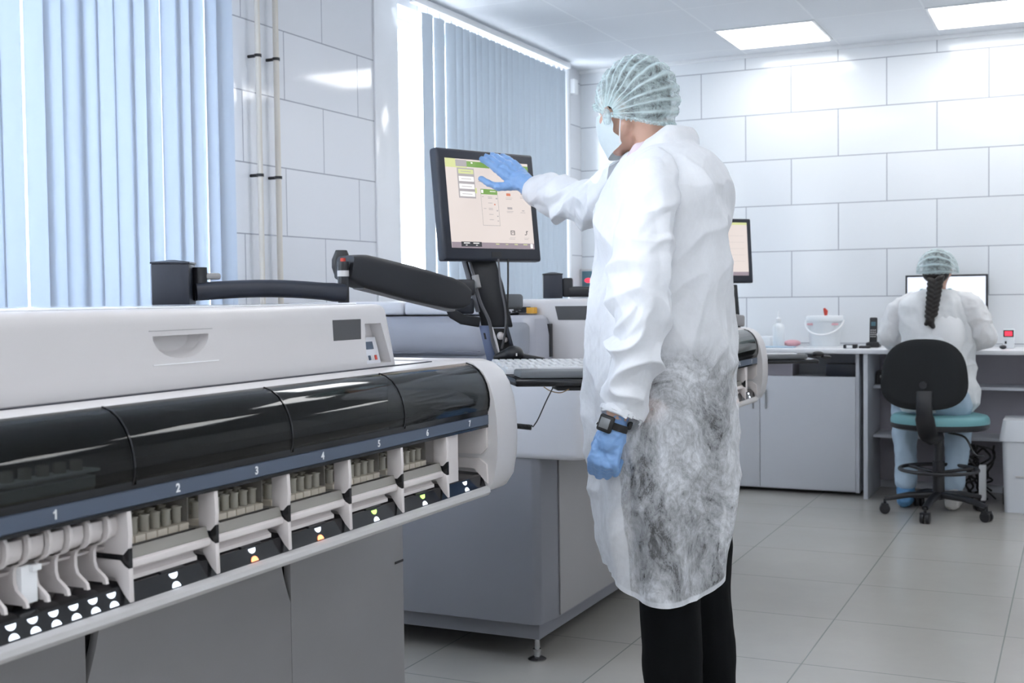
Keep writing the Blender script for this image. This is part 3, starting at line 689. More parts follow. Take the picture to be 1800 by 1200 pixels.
for k in range(19):
    t = k/18; pp.append(e0.lerp(e2, t)+CU*(-.010*math.sin(PI*t)*0)); hgt = interp([(0, .060), (.06, .078), (.12, .088), (.5, .094), (.85, .088), (.95, .075), (1, .05)], t)[0]; sz.append((.075, hgt))
sweep(ua, pp, sz, pw=6, n=32); ua.build('upper_arm', M['black'], WS)
sh = MB(); pp2 = [p - CU*.048*1 + CR*0 for p in pp[2:-2]]; sweep(sh, [p + CU*.004 for p in pp2], [(.045, .008)]*len(pp2)); sh.build('arm_underside', M['grey'], WS)
# shell behind the elbow
sb = MB(); bc = P(600, 470, 3.17); sweep(sb, [bc+CU*.045, bc+CU*.02, bc, bc-CU*.03], [(.03, .02), (.05, .03), (.05, .03), (.03, .02)], up=CF); sb.build('joint_shell', M['black'], WS)
# connector block, column
t0 = 3.56
cb = MB(); cb.obox(P(812, 505, 3.47), CR, CU, CF, .075, .045, .04); cb.build('arm_connector', M['black'], WS, bevel=.006)
colp = MB()
def quadcol(pts, dt):     # front outline given in the place at distance t0, thickness dt
    colp = MB(); colp.prism(pts, CF*dt); return colp
quadcol([P(806, 430, t0), P(862, 430, t0), P(885, 500, t0), P(902, 575, t0), P(846, 575, t0), P(836, 520, t0)], .035).build('column', M['black'], WS, bevel=.006)
quadcol([P(806, 440, t0-.01), P(814, 440, t0-.01), P(844, 548, t0-.01), P(836, 548, t0-.01)], .05).build('column_side', M['greyd'], WS, bevel=.002)
quadcol([P(842, 572, t0-.005), P(859, 572, t0-.005), P(873, 634, t0-.005), P(856, 634, t0-.005)], .006).build('bracket_plate', M['bluemetal'], WS, bevel=.001)
quadcol([P(849.5, 585, t0-.0065), P(853, 585, t0-.0065), P(855.5, 596, t0-.0065), P(852, 596, t0-.0065)], .003).build('socket', M['black'], WS)
quadcol([P(886, 572, t0), P(893, 572, t0), P(904, 612, t0), P(897, 612, t0)], .03).build('bracket_side', M['navy'], WS, bevel=.001)
quadcol([P(860, 577, t0+.035), P(890, 577, t0+.035), P(903, 632, t0+.035), P(870, 632, t0+.035)], .006).build('bracket_back', M['black'], WS)
cb = MB(); cb.ell(P(880, 590, t0+.012), CR, CF, CU, .011, .012, .012); cb.ell(P(888, 597, t0+.012), CR, CF, CU, .008, .010, .008); cb.build('connector', M['ivory'], WS)
# holders either side of the column
hl = MB(); sweep(hl, [P(782, 522, t0-.06), P(790, 538, t0-.07), P(797, 552, t0-.07), P(812, 561, t0-.06), P(842, 566, t0-.03)], [(.03, .012)]*5, up=CF); hl.build('side_grip', M['black'], WS)
hl = MB(); hl.obox(P(815, 538, t0-.03), (CR*.98-CU*.0+CF*.2).normalized(), CU, CF, .062, .046, .03); hl.build('side_pocket', M['navy'], WS, bevel=.008, seg=3)
hl = MB(); hl.obox(P(902, 530, t0+.03), CR, CU, CF, .058, .044, .05); hl.build('side_pocket', M['rest'], WS, bevel=.010, seg=3)
hl = MB()
for k in range(4): hl.obox(P(896+6*k, 549-1.5*k, t0+.03), CR, CU, CF, .006, .004, .045)
hl.build('pocket_grille', M['black'], WS)
# tray
TO = on('z', 1.020, 906, 666)      # front left corner of the tray top
e1_ = (CR*1.0 - CF*.10); e1_.z = 0; e1_.normalize()
bl = on('z', 1.050, 836, 637); dd = bl-TO; dd.z = 0
TW, TD = .38, .30
e2s = dd.normalized(); SLOPE = .03/TD
def tp_(a, b, h=0): p = TO+e1_*a+e2s*b; return Vector((p.x, p.y, TO.z+b*SLOPE+h))
def slab(a0, a1, b0, b1, h0, h1, ins=0):
    return [[tp_(a0, b0, h0), tp_(a1, b0, h0), tp_(a1, b1, h0), tp_(a0, b1, h0)], [tp_(a0+ins, b0+ins, h1), tp_(a1-ins, b0+ins, h1), tp_(a1-ins, b1-ins, h1), tp_(a0+ins, b1-ins, h1)]]
MB().loft(slab(0, TW, 0, TD, -.022, 0)).build('keyboard_tray', M['blackg'], WS, bevel=.006)
MB().loft(slab(.12, TW-.02, .02, .06, -.036, -.0225)).build('tray_rail', M['black'], WS, bevel=.004)
MB().loft(slab(.015, TW, .004, .058, .0005, .019, .002)).build('wrist_rest', M['rest'], WS, bevel=.004)
KB = thing('keyboard', 'grey keyboard on the black tray under the touchscreen monitor', 'keyboard', tp_(.19, .14, .001), None)
MB().loft(slab(.0, .375, .072, .218, .001, .014, .004)).build('keyboard_case', M['key'], KB, bevel=.002)
for rr in range(6):
    kk = MB(); b0 = .078+.0228*rr; bw_ = .0195; hgt = .0145+.0008*rr
    a = .008+(.004 if rr % 2 else 0)
    while a < .362:
        w_ = .0175
        if rr == 0 and .09 < a < .12: w_ = .135
        kk.loft(slab(a, a+w_, b0, b0+bw_, hgt-.003, hgt+.0045, .002)); a += w_+.003
    kk.build('key_row', M['keycap'], KB)
# scanner lying behind the keyboard
sc0 = P(900, 618, 3.50)
SN = thing('barcode_scanner', 'black handheld scanner lying behind the keyboard', 'scanner', Vector((sc0.x, sc0.y, 1.045)))
s_ = MB(); s_.ell(P(903, 621, 3.49), CR, CF, CU, .029, .030, .023); s_.cap_(P(874, 628, 3.49), .012, P(900, 622, 3.49), .023); s_.cap_(P(905, 626, 3.49), .014, P(955, 633, 3.50), .009)
blob(s_, 'scanner_body', M['black'], SN, .003, 4)
MB().obox(P(908, 623, 3.425), CR, CU, CF, .004, .008, .002).build('scan_button', M['bar'], SN)
# cables
def cable(name, pts, r, mt, lab, parent=None, n=8):
    mb = MB(); mb.tube(spline(pts, n), r, 8); o = mb.build(name, mt, parent)
    if parent is None: tag(o, lab, 'cable')
    return o
cable('video_cable', [P(824, 455, t0-.02), P(834, 490, t0-.05), P(838, 510, t0-.05), P(846, 535, t0-.045), P(860, 565, t0-.04), P(866, 600, t0-.03), P(874, 625, t0-.02), P(872, 632, t0-.01)], .0052, M['cable'], 'thick grey cable running down the black column under the monitor')
MB().tube([P(835, 484, t0-.047), P(840, 506, t0-.05)], .0105, 14).build('cable_ferrite', M['grey'], WS)
cable('power_cable', [P(876, 455, t0-.03), P(880, 500, t0-.035), P(888, 545, t0-.04), P(888, 580, t0-.03), P(882, 612, t0+.0)], .0032, M['cable'], 'thin grey cable hanging under the monitor, left of the straight black one')
cable('signal_cable', [P(893, 455, t0-.03), P(893, 500, t0-.035), P(892, 545, t0-.035), P(889, 580, t0-.03), P(884, 610, t0+.005)], .0028, M['cableb'], 'straight thin black cable hanging under the monitor')
cable('white_lead', [P(864, 575, t0-.02), P(872, 600, t0-.02), P(878, 628, t0-.01)], .0038, M['strap'], 'short white lead beside the blue bracket')
ck = MB(); q0, q1 = P(903, 748, 3.30), P(934, 751, 3.22); pts = []
for k in range(14*10+1):
    a = 2*PI*k/10; p = q0.lerp(q1, k/140); pts.append(p + CU*(.0062*math.cos(a)) + CF*(.0062*math.sin(a)))
pts = [P(880, 700, 3.32), P(895, 742, 3.31)]+pts+spline([P(937, 750, 3.22), P(946, 736, 3.22), P(960, 705, 3.2), P(973, 679, 3.2)], 5)
ck.tube(pts, .0017, 6); tag(ck.build('coiled_cable', M['cableb']), 'coiled black cable hanging below the keyboard tray', 'cable')
cable('looped_cable', [P(956, 680, 3.2), P(968, 687, 3.21), P(985, 690, 3.22), P(1000, 684, 3.2)], .0014, M['cabley'], 'thin brown loop of cable under the keyboard tray')

# ------------------------------------------------------------------ monitors
def monitor(BL, BR, H_, tilt, name, label, ui, depth=.055):
    d = BR-BL; d.z = 0; W_ = d.length; d.normalize(); n = d.cross(Z); up = (Z - n*math.tan(tilt)).normalized(); n = d.cross(up).normalized()
    ro = thing(name, label, 'monitor', BL+d*W_/2-n*.03)
    c = BL + d*W_/2 + up*H_/2
    mb = MB(); rg = []
    for dep_, ins in ((-.055, .035), (-.04, .006), (-.03, 0), (-.006, 0), (0, .005)):
        rg.append([c+d*(a*(W_/2-ins))+up*(b*(H_/2-ins))+n*dep_ for a, b in ((-1,-1),(1,-1),(1,1),(-1,1))])
    mb.loft(rg); bz = mb.build('bezel', M['navy'], ro, bevel=.004)
    bt, bb, bs = .030, .036, .027
    sw, sh = W_-2*bs, H_-bt-bb; O = BL+d*bs+up*bb+n*.0004
    def quad(nm, x0, x1, y0, y1, mt, k, parent):
        MB().obox(O+d*((x0+x1)/2*sw)+up*((y0+y1)/2*sh)+n*(.0004*k), d, up, n, (x1-x0)*sw, (y1-y0)*sh, .0004).build(nm, mt, parent)
    MB().obox(O+d*sw/2+up*sh/2+n*.0002, d, up, n, sw, sh, .001).build('screen', M[ui], ro); s_ = ro.children[-1]
    return ro, s_, quad, d, up, n
BL, BR = P(783, 457, 3.42), P(953, 462, 3.66)
MN, scr, quad, md, mu, mn = monitor(BL, BR, .325, math.radians(6.5), 'touchscreen_monitor', 'dark framed touchscreen monitor that the man reaches for', 'scr')
def mq(items, mt, nm, k=3):
    bt, bb, bs = .030, .036, .027; dW = (BR-BL); dW.z = 0; sw, sh = dW.length-2*bs, .325-bt-bb; O = BL+md*bs+mu*bb
    for x0, x1, y0, y1 in items: MB().obox(O+md*((x0+x1)/2*sw)+mu*((1-(y0+y1)/2)*sh)+mn*(.0008+.0003*k), md, mu, mn, (x1-x0)*sw, (y1-y0)*sh, .0004).build(nm, M[mt], scr)
mq([(0, 1, .935, 1)], 's_bar', 'taskbar', 1)
mq([(.11, .35, .93, .985)], 's_dark', 'taskbar_button', 2)
mq([(.14, .21, .94, .95), (.25, .32, .94, .95), (.16, .18, .965, .972), (.28, .3, .965, .972)], 's_white', 'caption')
mq([(.52, .56, .945, .955), (.64, .67, .947, .955), (.75, .79, .945, .955), (.86, .91, .945, .955)], 's_lime', 'caption')
mq([(.95, .98, .94, .99)], 's_white', 'icon', 2)
mq([(0, .12, 0, .085), (.0, .25, .085, .10)], 's_lime', 'menu_tab', 1)
mq([(.25, .52, .02, .085), (.80, 1, .03, .10)], 's_green', 'menu_tab', 1)
mq([(.52, .80, .02, .085), (.8, 1, .10, .13)], 's_lime', 'menu_tab', 1)
mq([(.12, .25, .01, .085)], 's_grey', 'menu_tab', 1)
mq([(.30, .32, .03, .045), (.88, .92, .05, .065), (.85, .87, .11, .12)], 's_white', 'caption')
mq([(.13, .33, .10, .44)], 's_grey', 'drop_menu', 1)
mq([(.145, .32, .115, .165)], 's_lime', 'menu_item', 2)
mq([(.145, .32, y, y+.055) for y in (.195, .28, .365)], 's_white', 'menu_item', 2)
mq([(.17, .29, y, y+.007) for y in (.137, .22, .305, .39)]+[(.14, .17, .045, .05)], 's_grey', 'caption')
mq([(.39, .59, .325, .385)], 's_green', 'card_header', 2)
mq([(.325, .345, .32, .38)], 's_lime', 'card_header', 2)
mq([(.395, .42, .335, .372), (.50, .57, .345, .352)], 's_white', 'caption')
mq([(.387, .39, .385, .74), (.59, .593, .385, .74), (.387, .593, .737, .742)]+[(.47, .52, y, y+.006) for y in (.41, .425, .48, .54, .555, .61, .67)]+[(.40, .42, .41, .417), (.41, .44, .545, .551), (.565, .585, .42, .435), (.565, .58, .56, .575), (.565, .58, .625, .638), (.565, .58, .68, .69)], 's_grey', 'card_line')
mq([(.54, .555, .49, .505)], 's_red', 'icon', 3)
mq([(.70, .75, .36, .39)], 's_red', 'icon', 3)
mq([(.69, .77, .41, .413), (.69, .76, .425, .43), (.87, .93, .39, .394), (.87, .93, .405, .41), (.88, .92, .35, .37), (.70, .76, .52, .545), (.69, .77, .565, .57), (.69, .76, .58, .584), (.88, .91, .55, .56), (.86, .92, .575, .58), (.70, .77, .87, .873), (.69, .76, .885, .89), (.88, .94, .87, .873), (.88, .93, .885, .89), (.37, .40, .24, .247), (.42, .47, .245, .25)], 's_grey', 'caption')
mq([(.715, .765, .79, .798), (.715, .722, .79, .84), (.758, .765, .79, .84), (.715, .765, .835, .84), (.73, .75, .81, .816), (.91, .918, .79, .83), (.89, .91, .83, .838), (.92, .93, .79, .80)], 's_dark', 'icon')
MB().obox(BL+md*.19+mu*.018+mn*.0008, md, mu, mn, .036, .016, .001).build('logo_plate', M['black'], MN)

# second arm and monitor on the far analyser
p2 = Vector((.95, 5.20, 1.229))
W2 = thing('workstation_arm', 'black arm on the far analyser, its end hidden by the man', 'monitor arm', p2)
mb = MB(); mb.obox(p2+Z*.055, _r0, Z.cross(_r0), Z, .09, .09, .11); mb.build('post', M['navy'], W2, bevel=.003)
mb = MB(); mb.loft([[p2+Z*z+_r0*(a*s)+Z.cross(_r0)*(b*s) for a, b in ((-1,-1),(1,-1),(1,1),(-1,1))] for s, z in ((.047, .110), (.047, .114), (.01, .122))]); mb.build('post_cap', M['black'], W2)
mb = MB(); mb.obox(p2+Z*.05+_r0*.07, _r0, Z.cross(_r0), Z, .05, .06, .09); mb.build('pivot', M['black'], W2, bevel=.01)
a_, b_ = p2+Z*.03+_r0*.08, P(1180, 512, 5.6); sweep(mbx := MB(), [a_.lerp(b_, k/6) for k in range(7)], [(.07, .05)]); mbx.build('lower_arm', M['black'], W2)
c_ = P(1265, 560, 5.8); sweep(mbx := MB(), [b_.lerp(c_, k/6) for k in range(7)], [(.06, .06)]); mbx.build('upper_arm', M['black'], W2)
mb = MB(); mb.prism([P(1250, 500, 5.92), P(1296, 500, 5.92), P(1306, 620, 5.92), P(1262, 620, 5.92)], CF*.04); mb.build('column', M['black'], W2, bevel=.004)
mb = MB(); mb.obox(P(1299, 563, 5.88), (CR-CU*.15).normalized(), CU, CF, .05, .055, .05); mb.build('side_pocket', M['grey'], W2, bevel=.008)
ta = P(1448, 634, 5.6); 
mb = MB(); mb.obox(Vector((1.78, 5.56, .927)), _r0, Z.cross(_r0), Z, .60, .26, .018); mb.build('keyboard_tray', M['blackg'], W2, bevel=.005)
mb = MB(); mb.obox(Vector((1.79, 5.47, .949))+_r0*.0, _r0, Z.cross(_r0), Z, .56, .06, .022); mb.build('wrist_rest', M['rest'], W2, bevel=.006)
mb = MB(); mb.obox(Vector((1.76, 5.62, .946)), _r0, Z.cross(_r0), Z, .48, .16, .018); tag(mb.build('keyboard', M['keycap'], None, bevel=.004), 'pale keyboard on the far tray at the right of the man', 'keyboard')
mb = MB(); mb.ell(P(1438, 622, 5.6), CR, CF, CU, .028, .03, .014); mb.ell(P(1452, 627, 5.6), CR, CF, CU, .024, .02, .008); tag(mb.build('scanner', M['black'], None), 'small black device at the right end of the far keyboard tray', 'scanner')
BL2, BR2 = P(1190, 498, 5.75), P(1325, 500, 5.93)
M2_, scr, quad, md, mu, mn = monitor(BL2, BR2, .315, math.radians(4), 'touchscreen_monitor', 'second dark framed touchscreen half hidden behind the man', 'scr')
BL, BR = BL2, BR2
mq([(0, 1, 0, .045)], 's_lime', 'menu_tab', 1); mq([(0, 1, .93, 1)], 's_bar', 'taskbar', 1)
mq([(.6, .95, .25+.12*k, .253+.12*k) for k in range(5)], 's_grey', 'card_line', 2)

# ------------------------------------------------------------------ back of the room: worktop, cabinets, desk
tag(MB().box(.5, 3.9, 7.40, YB-.013, .872, .897).build('worktop', M['top'], bevel=.002), 'long white worktop running along the back wall', 'worktop')
CB = thing('base_cabinet', 'white two door base cabinet under the left part of the worktop', 'cabinet', (1.3, 7.7, 0))
cbx = MB()
for x0, x1 in ((.62, .64), (1.952, 1.972)): cbx.box(x0, x1, 7.50, 7.92, .02, .871)
cbx.box(.64, 1.952, 7.52, 7.92, .02, .05); cbx.box(.64, 1.952, 7.52, 7.92, .70, .72); cbx.box(.64, 1.952, 7.91, 7.93, .02, .871)
cbx.build('body', M['board'], CB)
for x0, x1, hx_ in ((.66, 1.367, 1.33), (1.371, 1.952, 1.41)):
    dr = MB().box(x0, x1, 7.488, 7.506, .03, .726).build('door', M['board'], CB, bevel=.001)
    MB().tube([(hx_, 7.478, .52), (hx_, 7.478, .64)], .005).build('handle', M['steel'], dr)
tag(MB().box(1.76, 1.94, 7.58, 7.68, .7202, .80).build('storage_box', M['navy'], bevel=.003), 'small black box on the open shelf of the left cabinet', 'box')
tag(MB().box(1.12, 1.55, 7.60, 7.8, .7202, .855).build('cardboard_box', M['boardd'], bevel=.003), 'mauve box on the open shelf under the worktop, left of the black box', 'box')
DK = thing('desk_frame', 'white desk frame with two open shelves under the right worktop', 'desk', (2.9, 7.7, 0))
MB().box(2.010, 2.035, 7.42, 7.93, 0, .871).build('side_panel', M['board'], DK, bevel=.001)
MB().box(3.75, 3.775, 7.42, 7.93, 0, .871).build('side_panel', M['board'], DK, bevel=.001)
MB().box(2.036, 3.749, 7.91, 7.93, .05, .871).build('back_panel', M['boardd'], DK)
MB().box(2.036, 3.749, 7.62, 7.909, .652, .670).build('shelf', M['board'], DK, bevel=.001)
MB().box(2.036, 3.749, 7.62, 7.909, .350, .368).build('shelf', M['board'], DK, bevel=.001)
MB().box(2.16, 2.18, 7.75, 7.909, .0, .349).build('divider', M['board'], DK)
mb = MB(); mb.ell((2.13, 7.72, .725), X, Y, Z, .07, .05, .04); tag(blob(mb, 'plastic_bag', M['clearw'], None, .008, 2, disp=lambda p: .012*noise.noise(p*40)), 'crumpled clear bag on the upper shelf left of the woman', 'bag')
tag(MB().box(2.045, 2.14, 7.70, 7.80, .6705, .75).build('storage_box', M['black']), 'small black box behind the crumpled bag', 'box')
mb = MB(); mb.ell((2.98, 7.74, .712), X, Y, Z, .10, .06, .028); tag(blob(mb, 'plastic_bag', M['bar'], None, .008, 2, disp=lambda p: .012*noise.noise(p*40)), 'grey bag on the upper shelf at the right photo edge', 'bag')
# bin
BN = thing('drawer_box', 'white plastic drawer box with a flared lid on the floor, right edge', 'box', (3.0, 7.2, 0))
mb = MB(); bx0 = on('y', 7.25, 1765, 880).x
mb.loft([rrect(bx0, bx0+.44, 7.25, 7.55, .03, .0), rrect(bx0-.012, bx0+.452, 7.24, 7.56, .03, .40)]); mb.build('body', M['bin'], BN)
mb = MB(); mb.loft([rrect(bx0-.028, bx0+.468, 7.225, 7.575, .03, .40), rrect(bx0-.024, bx0+.464, 7.228, 7.572, .03, .425), rrect(bx0-.008, bx0+.448, 7.245, 7.555, .03, .515)]); mb.build('lid', M['bin'], BN)
MB().box(bx0+.06, bx0+.38, 7.232, 7.242, .20, .208).build('drawer_line', M['bar'], BN)
# computer monitor on the desk
D3 = thing('computer_monitor', 'wide black desktop monitor showing a bluish page in front of the woman', 'monitor', (2.44, 7.75, .897))
fm = MB(); x0, x1, z0, z1 = 2.210, 2.682, 1.065, 1.338; fm.box(x0, x1, 7.745, 7.775, z0, z1); fm.build('bezel', M['black'], D3, bevel=.003)
MB().box(x0+.012, x1-.012, 7.743, 7.7448, z0+.016, z1-.012).build('screen', M['scr2'], D3)
MB().box(x0+.20, x1-.05, 7.7422, 7.7429, z0+.05, z1-.09).build('page', M['s_white'], D3)
MB().box(2.42, 2.47, 7.76, 7.79, .91, 1.10).build('stand_neck', M['black'], D3, bevel=.003)
MB().lathe((2.445, 7.775, .8975), [(.10, 0), (.10, .008), (.03, .014)]).build('stand_base', M['black'], D3)
# things on the worktop
bk = on('y', 7.72, 1450, 606); bc = Vector((bk.x, 7.72, .8975))
BU = thing('lidded_bucket', 'white plastic bucket with lid and wire handle on the worktop', 'bucket', bc)
MB().lathe(bc, [(.088, 0), (.092, .004), (.104, .165), (.104, .17)], 32).build('bucket', M['clearw'], BU)
MB().lathe(bc, [(.112, .160), (.114, .165), (.114, .188), (.108, .196), (.02, .198)], 32).build('lid', M['clearw'], BU)
MB().tube([bc+Vector((.115*math.cos(a)*1.02, -.115*math.sin(a)*.35-.09*math.sin(a), .165-.085*math.sin(a))) for a in [PI*k/16 for k in range(17)]], .0055, 8).build('handle', M['plain'], BU)
MB().lathe(bc-Y*0, [(.135, .0), (.135, .004), (.09, .006)], 32).build('base_rim', M['plain'], BU)
for s in (-1, 1): MB().obox(bc+Vector((s*.07, -.075, .145)), X, Z, Y, .05, .012, .02).build('label_mark', M['pinkp'], BU, bevel=.002)
mb = MB(); mb.tube([bc+Vector((.006, 0, .1982)), bc+Vector((.006, 0, .225)), bc+Vector((-.004, 0, .244))], [.009, .014, .006], 10); tag(mb.build('red_knob', M['red']), 'small red clip standing on the bucket lid', 'clip')
bp = on('y', 7.7, 1370, 612); bb = Vector((bp.x, 7.68, .8975))
BT = thing('squeeze_bottle', 'white plastic bottle standing on the worktop left of the bucket', 'bottle', bb)
MB().lathe(bb, [(.035, 0), (.036, .004), (.036, .12), (.030, .14), (.013, .152), (.013, .165)], 24).build('bottle', M['clearw'], BT)
MB().lathe(bb, [(.015, .165), (.015, .18), (.004, .19), (.003, .225)], 16).build('nozzle', M['plain'], BT)
pp_ = on('y', 7.72, 1386, 610); mb = MB(); mb.ell((pp_.x+.02, 7.74, .92), X, Y, Z, .055, .04, .022); tag(mb.build('pink_pack', M['pinkp']), 'pink pack lying between the bottle and the bucket', 'pack')
pp_ = on('y', 7.8, 1325, 610); MBp = MB().box(pp_.x-.1, pp_.x+.12, 7.75, 7.88, .8975, .96); tag(MBp.build('white_carton', M['clearw'], bevel=.004), 'low white carton against the wall left of the bottle', 'carton')
pp_ = on('y', 7.6, 1352, 615); tag(MB().box(pp_.x-.05, pp_.x+.16, 7.55, 7.65, .8975, .905).build('paper_pad', M['paleblue'], bevel=.002), 'flat pale blue pad near the worktop edge', 'pad')
q = on('y', 7.6, 1492, 602)
tag(MB().box(q.x-.02, q.x+.055, 7.52, 7.60, .8975, .922).build('stapler_block', M['black'], bevel=.004), 'black desk block with white front beside the phone', 'desk tidy')
tag(MB().box(q.x+.0, q.x+.035, 7.512, 7.5195, .9, .918).build('note_card', M['plain']), 'small white card at the front of the black desk block', 'card')
tag(MB().box(q.x+.065, q.x+.13, 7.56, 7.63, .8975, .912).build('black_tray', M['black'], bevel=.004), 'small low black tray between desk block and phone', 'tray')
pq = on('y', 7.72, 1537, 600)
PH = thing('cordless_phone', 'black cordless phone upright in its cradle on the worktop', 'phone', (pq.x, 7.72, .8975))
MB().box(pq.x-.045, pq.x+.035, 7.67, 7.77, .8975, .93).build('cradle', M['black'], PH, bevel=.008)
MB().obox((pq.x-.004, 7.71, 1.0), X, Y, Vector((0, .12, 1)).normalized(), .046, .024, .165).build('handset', M['black'], PH, bevel=.008, seg=3)
kp = MB()
for i in range(3):
    for j in range(4): kp.obox((pq.x-.016+.012*i, 7.6915+.0025*j*0+.0018*j, .965+.013*j), X, Z, Y, .007, .006, .003)
kp.build('keypad', M['bar'], PH); MB().box(pq.x-.016, pq.x+.010, 7.698, 7.705, 1.03, 1.055).build('phone_display', M['tealbox'], PH)
dq = on('y', 7.7, 1770, 606)
DV = thing('control_box', 'small white desk device with a red display beside the woman', 'control box', (dq.x, 7.7, .8975))
MB().box(dq.x-.02, dq.x+.04, 7.67, 7.73, .8975, 1.01).build('body', M['clearw'], DV, bevel=.004)
MB().box(dq.x-.018, dq.x+.038, 7.665, 7.6698, .965, 1.005).build('display_frame', M['black'], DV)
MB().box(dq.x-.010, dq.x+.030, 7.6635, 7.6652, .972, .998).build('red_display', M['led_red'], DV)
MB().box(dq.x-.01, dq.x+.0, 7.665, 7.6698, .925, .94).build('knob', M['black'], DV)
mq_ = on('y', 7.58, 1763, 612); mb = MB(); mb.ell((mq_.x, 7.58, .9095), X, Y, Z, .020, .03, .012); tag(mb.build('computer_mouse', M['black']), 'black computer mouse by the right hand of the woman', 'mouse')
# wall box with red light near the corner
WBX = thing('alarm_panel', 'pale wall box with teal window and red light in the far corner', 'wall box', (.03, YB-.05, 1.28))
MB().box(-.0+.002, .125, YB-.05, YB-.0005, 1.265, 1.425).build('housing', M['bar'], WBX, bevel=.004)
MB().box(.02, .11, YB-.054, YB-.0505, 1.285, 1.41).build('window', M['tealbox'], WBX)
mb = MB(); mb.ell((.066, YB-.058, 1.345), X, Y, Z, .025, .006, .016); mb.build('red_light', M['led_red'], WBX)
# cables and power strip beneath the desk
rnd = random.Random(4)
for k in range(9):
    base = Vector((2.575+.016*k, 7.5, 0)); pts = []
    for i in range(7): pts.append(Vector((base.x+rnd.uniform(-.05, .04), 7.48+rnd.uniform(0, .1), min(.34, .04+.05*i+rnd.uniform(-.02, .03)))))
    mb = MB(); mb.tube(spline(pts, 5), .0065, 6); tag(mb.build('power_lead', M['cableb']), 'black lead tangled on the floor under the desk', 'cable', 'tangled leads under the desk')
tag(MB().box(2.655, 2.695, 7.42, 7.46, .03, .235).build('power_strip', M['plain'], bevel=.006), 'white power strip standing upright under the desk', 'power strip')
tag(MB().box(2.78, 2.86, 7.50, 7.56, .0, .10).build('power_adapter', M['black'], bevel=.006), 'black power adapter on the floor under the desk', 'adapter')

# ------------------------------------------------------------------ people helpers
def n3(p, s, o=0.): return noise.noise(Vector((p.x*s+o, p.y*s-o, p.z*s+2*o)))
def ridge(p, sx, sz, o=0.): 
    v = noise.noise(Vector((p.x*sx+o, p.y*sx, p.z*sz-o))); return 1-min(1, abs(v)*2.6)
def hand(mb, W, dx, dz, left, curls, spread, thumb, s=1.0, r=.0092, thin=1.0):
    """W wrist, dx towards fingers, dz back of the hand; curls: three joint angles per finger"""
    dx = dx.normalized(); dz = (dz-dx*dz.dot(dx)).normalized(); dy = dz.cross(dx)
    if left: dy = -dy
    g = lambda x, y, z: W + dx*(x*s) + dy*(y*s) + dz*(z*s)
    class _T:
        def cap_(self, a, ra, b, rb): mb_.cap_(a, ra*thin, b, rb*thin)
    mb_ = mb; mb = _T()
    mb.cap_(g(-.03, 0, 0), .027*s, g(.012, 0, 0), .026*s)
    for y, rr in ((.027, .0135), (.010, .0150), (-.010, .0145), (-.027, .0125)):
        mb.cap_(g(.008, y*.65, -.001), .0165*s, g(.088-.004*abs(y)/.01, y, .002), rr*s)
    mb.cap_(g(.02, .020, -.008), .017*s, g(.06, .018, -.008), .014*s); mb.cap_(g(.02, -.02, -.008), .016*s, g(.07, -.018, -.006), .012*s)
    fl = ((.043, .026, .021), (.047, .030, .022), (.044, .028, .021), (.034, .021, .019))
    for i, y in enumerate((.029, .0105, -.0095, -.028)):
        p = g(.090-.005*abs(i-1.2), y, .001); a = 0; sp = spread*(1.2-i)
        for j in range(3):
            a += math.radians(curls[i][j]); dd = (dx*math.cos(a) - dz*math.sin(a)); dd = (dd + dy*sp*math.cos(a)).normalized()
            q = p + dd*(fl[i][j]*s); rr = r*s*(1-.09*j)*(.93 if i == 3 else 1); mb.cap_(p, rr*1.06, q, rr*.96); p = q
    p = g(.022, .026, -.010)
    for L, (ax, ay, az), rr in zip((.042, .033, .026), thumb, (.0145, .0112, .0100)):
        dd = (dx*ax+dy*ay+dz*az).normalized(); q = p+dd*(L*s); mb.cap_(p, rr*s, q, rr*.9*s); p = q
def head_frame(c, fw, up):
    fw = fw.normalized(); sd = fw.cross(up).normalized(); up = sd.cross(fw).normalized(); return lambda x, y, z: c + sd*x + fw*y + up*z, sd, fw, up
def head(mb, c, fw, up, s=1):
    g, sd, f, u = head_frame(c, fw, up)
    mb.ell(g(0, -.012*s, .027*s), sd, f, u, .073*s, .090*s, .083*s, 24, 16)
    mb.ell(g(0, .030*s, -.005*s), sd, f, u, .064*s, .062*s, .080*s, 24, 14)
    mb.ell(g(0, .036*s, -.055*s), sd, f, u, .050*s, .050*s, .052*s, 20, 12)
    mb.ell(g(0, .072*s, -.092*s), sd, f, u, .022*s, .016*s, .016*s, 16, 10)
    for k in (-1, 1):
        mb.cap_(g(k*.052*s, .0, -.045*s), .016*s, g(k*.022*s, .066*s, -.088*s), .014*s)
        mb.ell(g(k*.040*s, .062*s, -.018*s), sd, f, u, .022*s, .020*s, .018*s, 12, 8)
        mb.ell(g(k*.076*s, -.006*s, -.008*s), (sd+f*.3*k).normalized(), f, u, .008*s, .017*s, .031*s, 12, 10)
        mb.cap_(g(k*.014*s, .088*s, .022*s), .009*s, g(k*.045*s, .078*s, .022*s), .008*s)
    mb.cap_(g(0, .090*s, .012*s), .008*s, g(0, .110*s, -.024*s), .012*s)
    for k in (-1, 1): mb.ell(g(k*.010*s, .100*s, -.030*s), sd, f, u, .008*s, .010*s, .008*s, 10, 8)
    mb.ell(g(0, .090*s, -.056*s), sd, f, u, .022*s, .010*s, .006*s, 12, 8); mb.ell(g(0, .087*s, -.067*s), sd, f, u, .019*s, .010*s, .007*s, 12, 8)
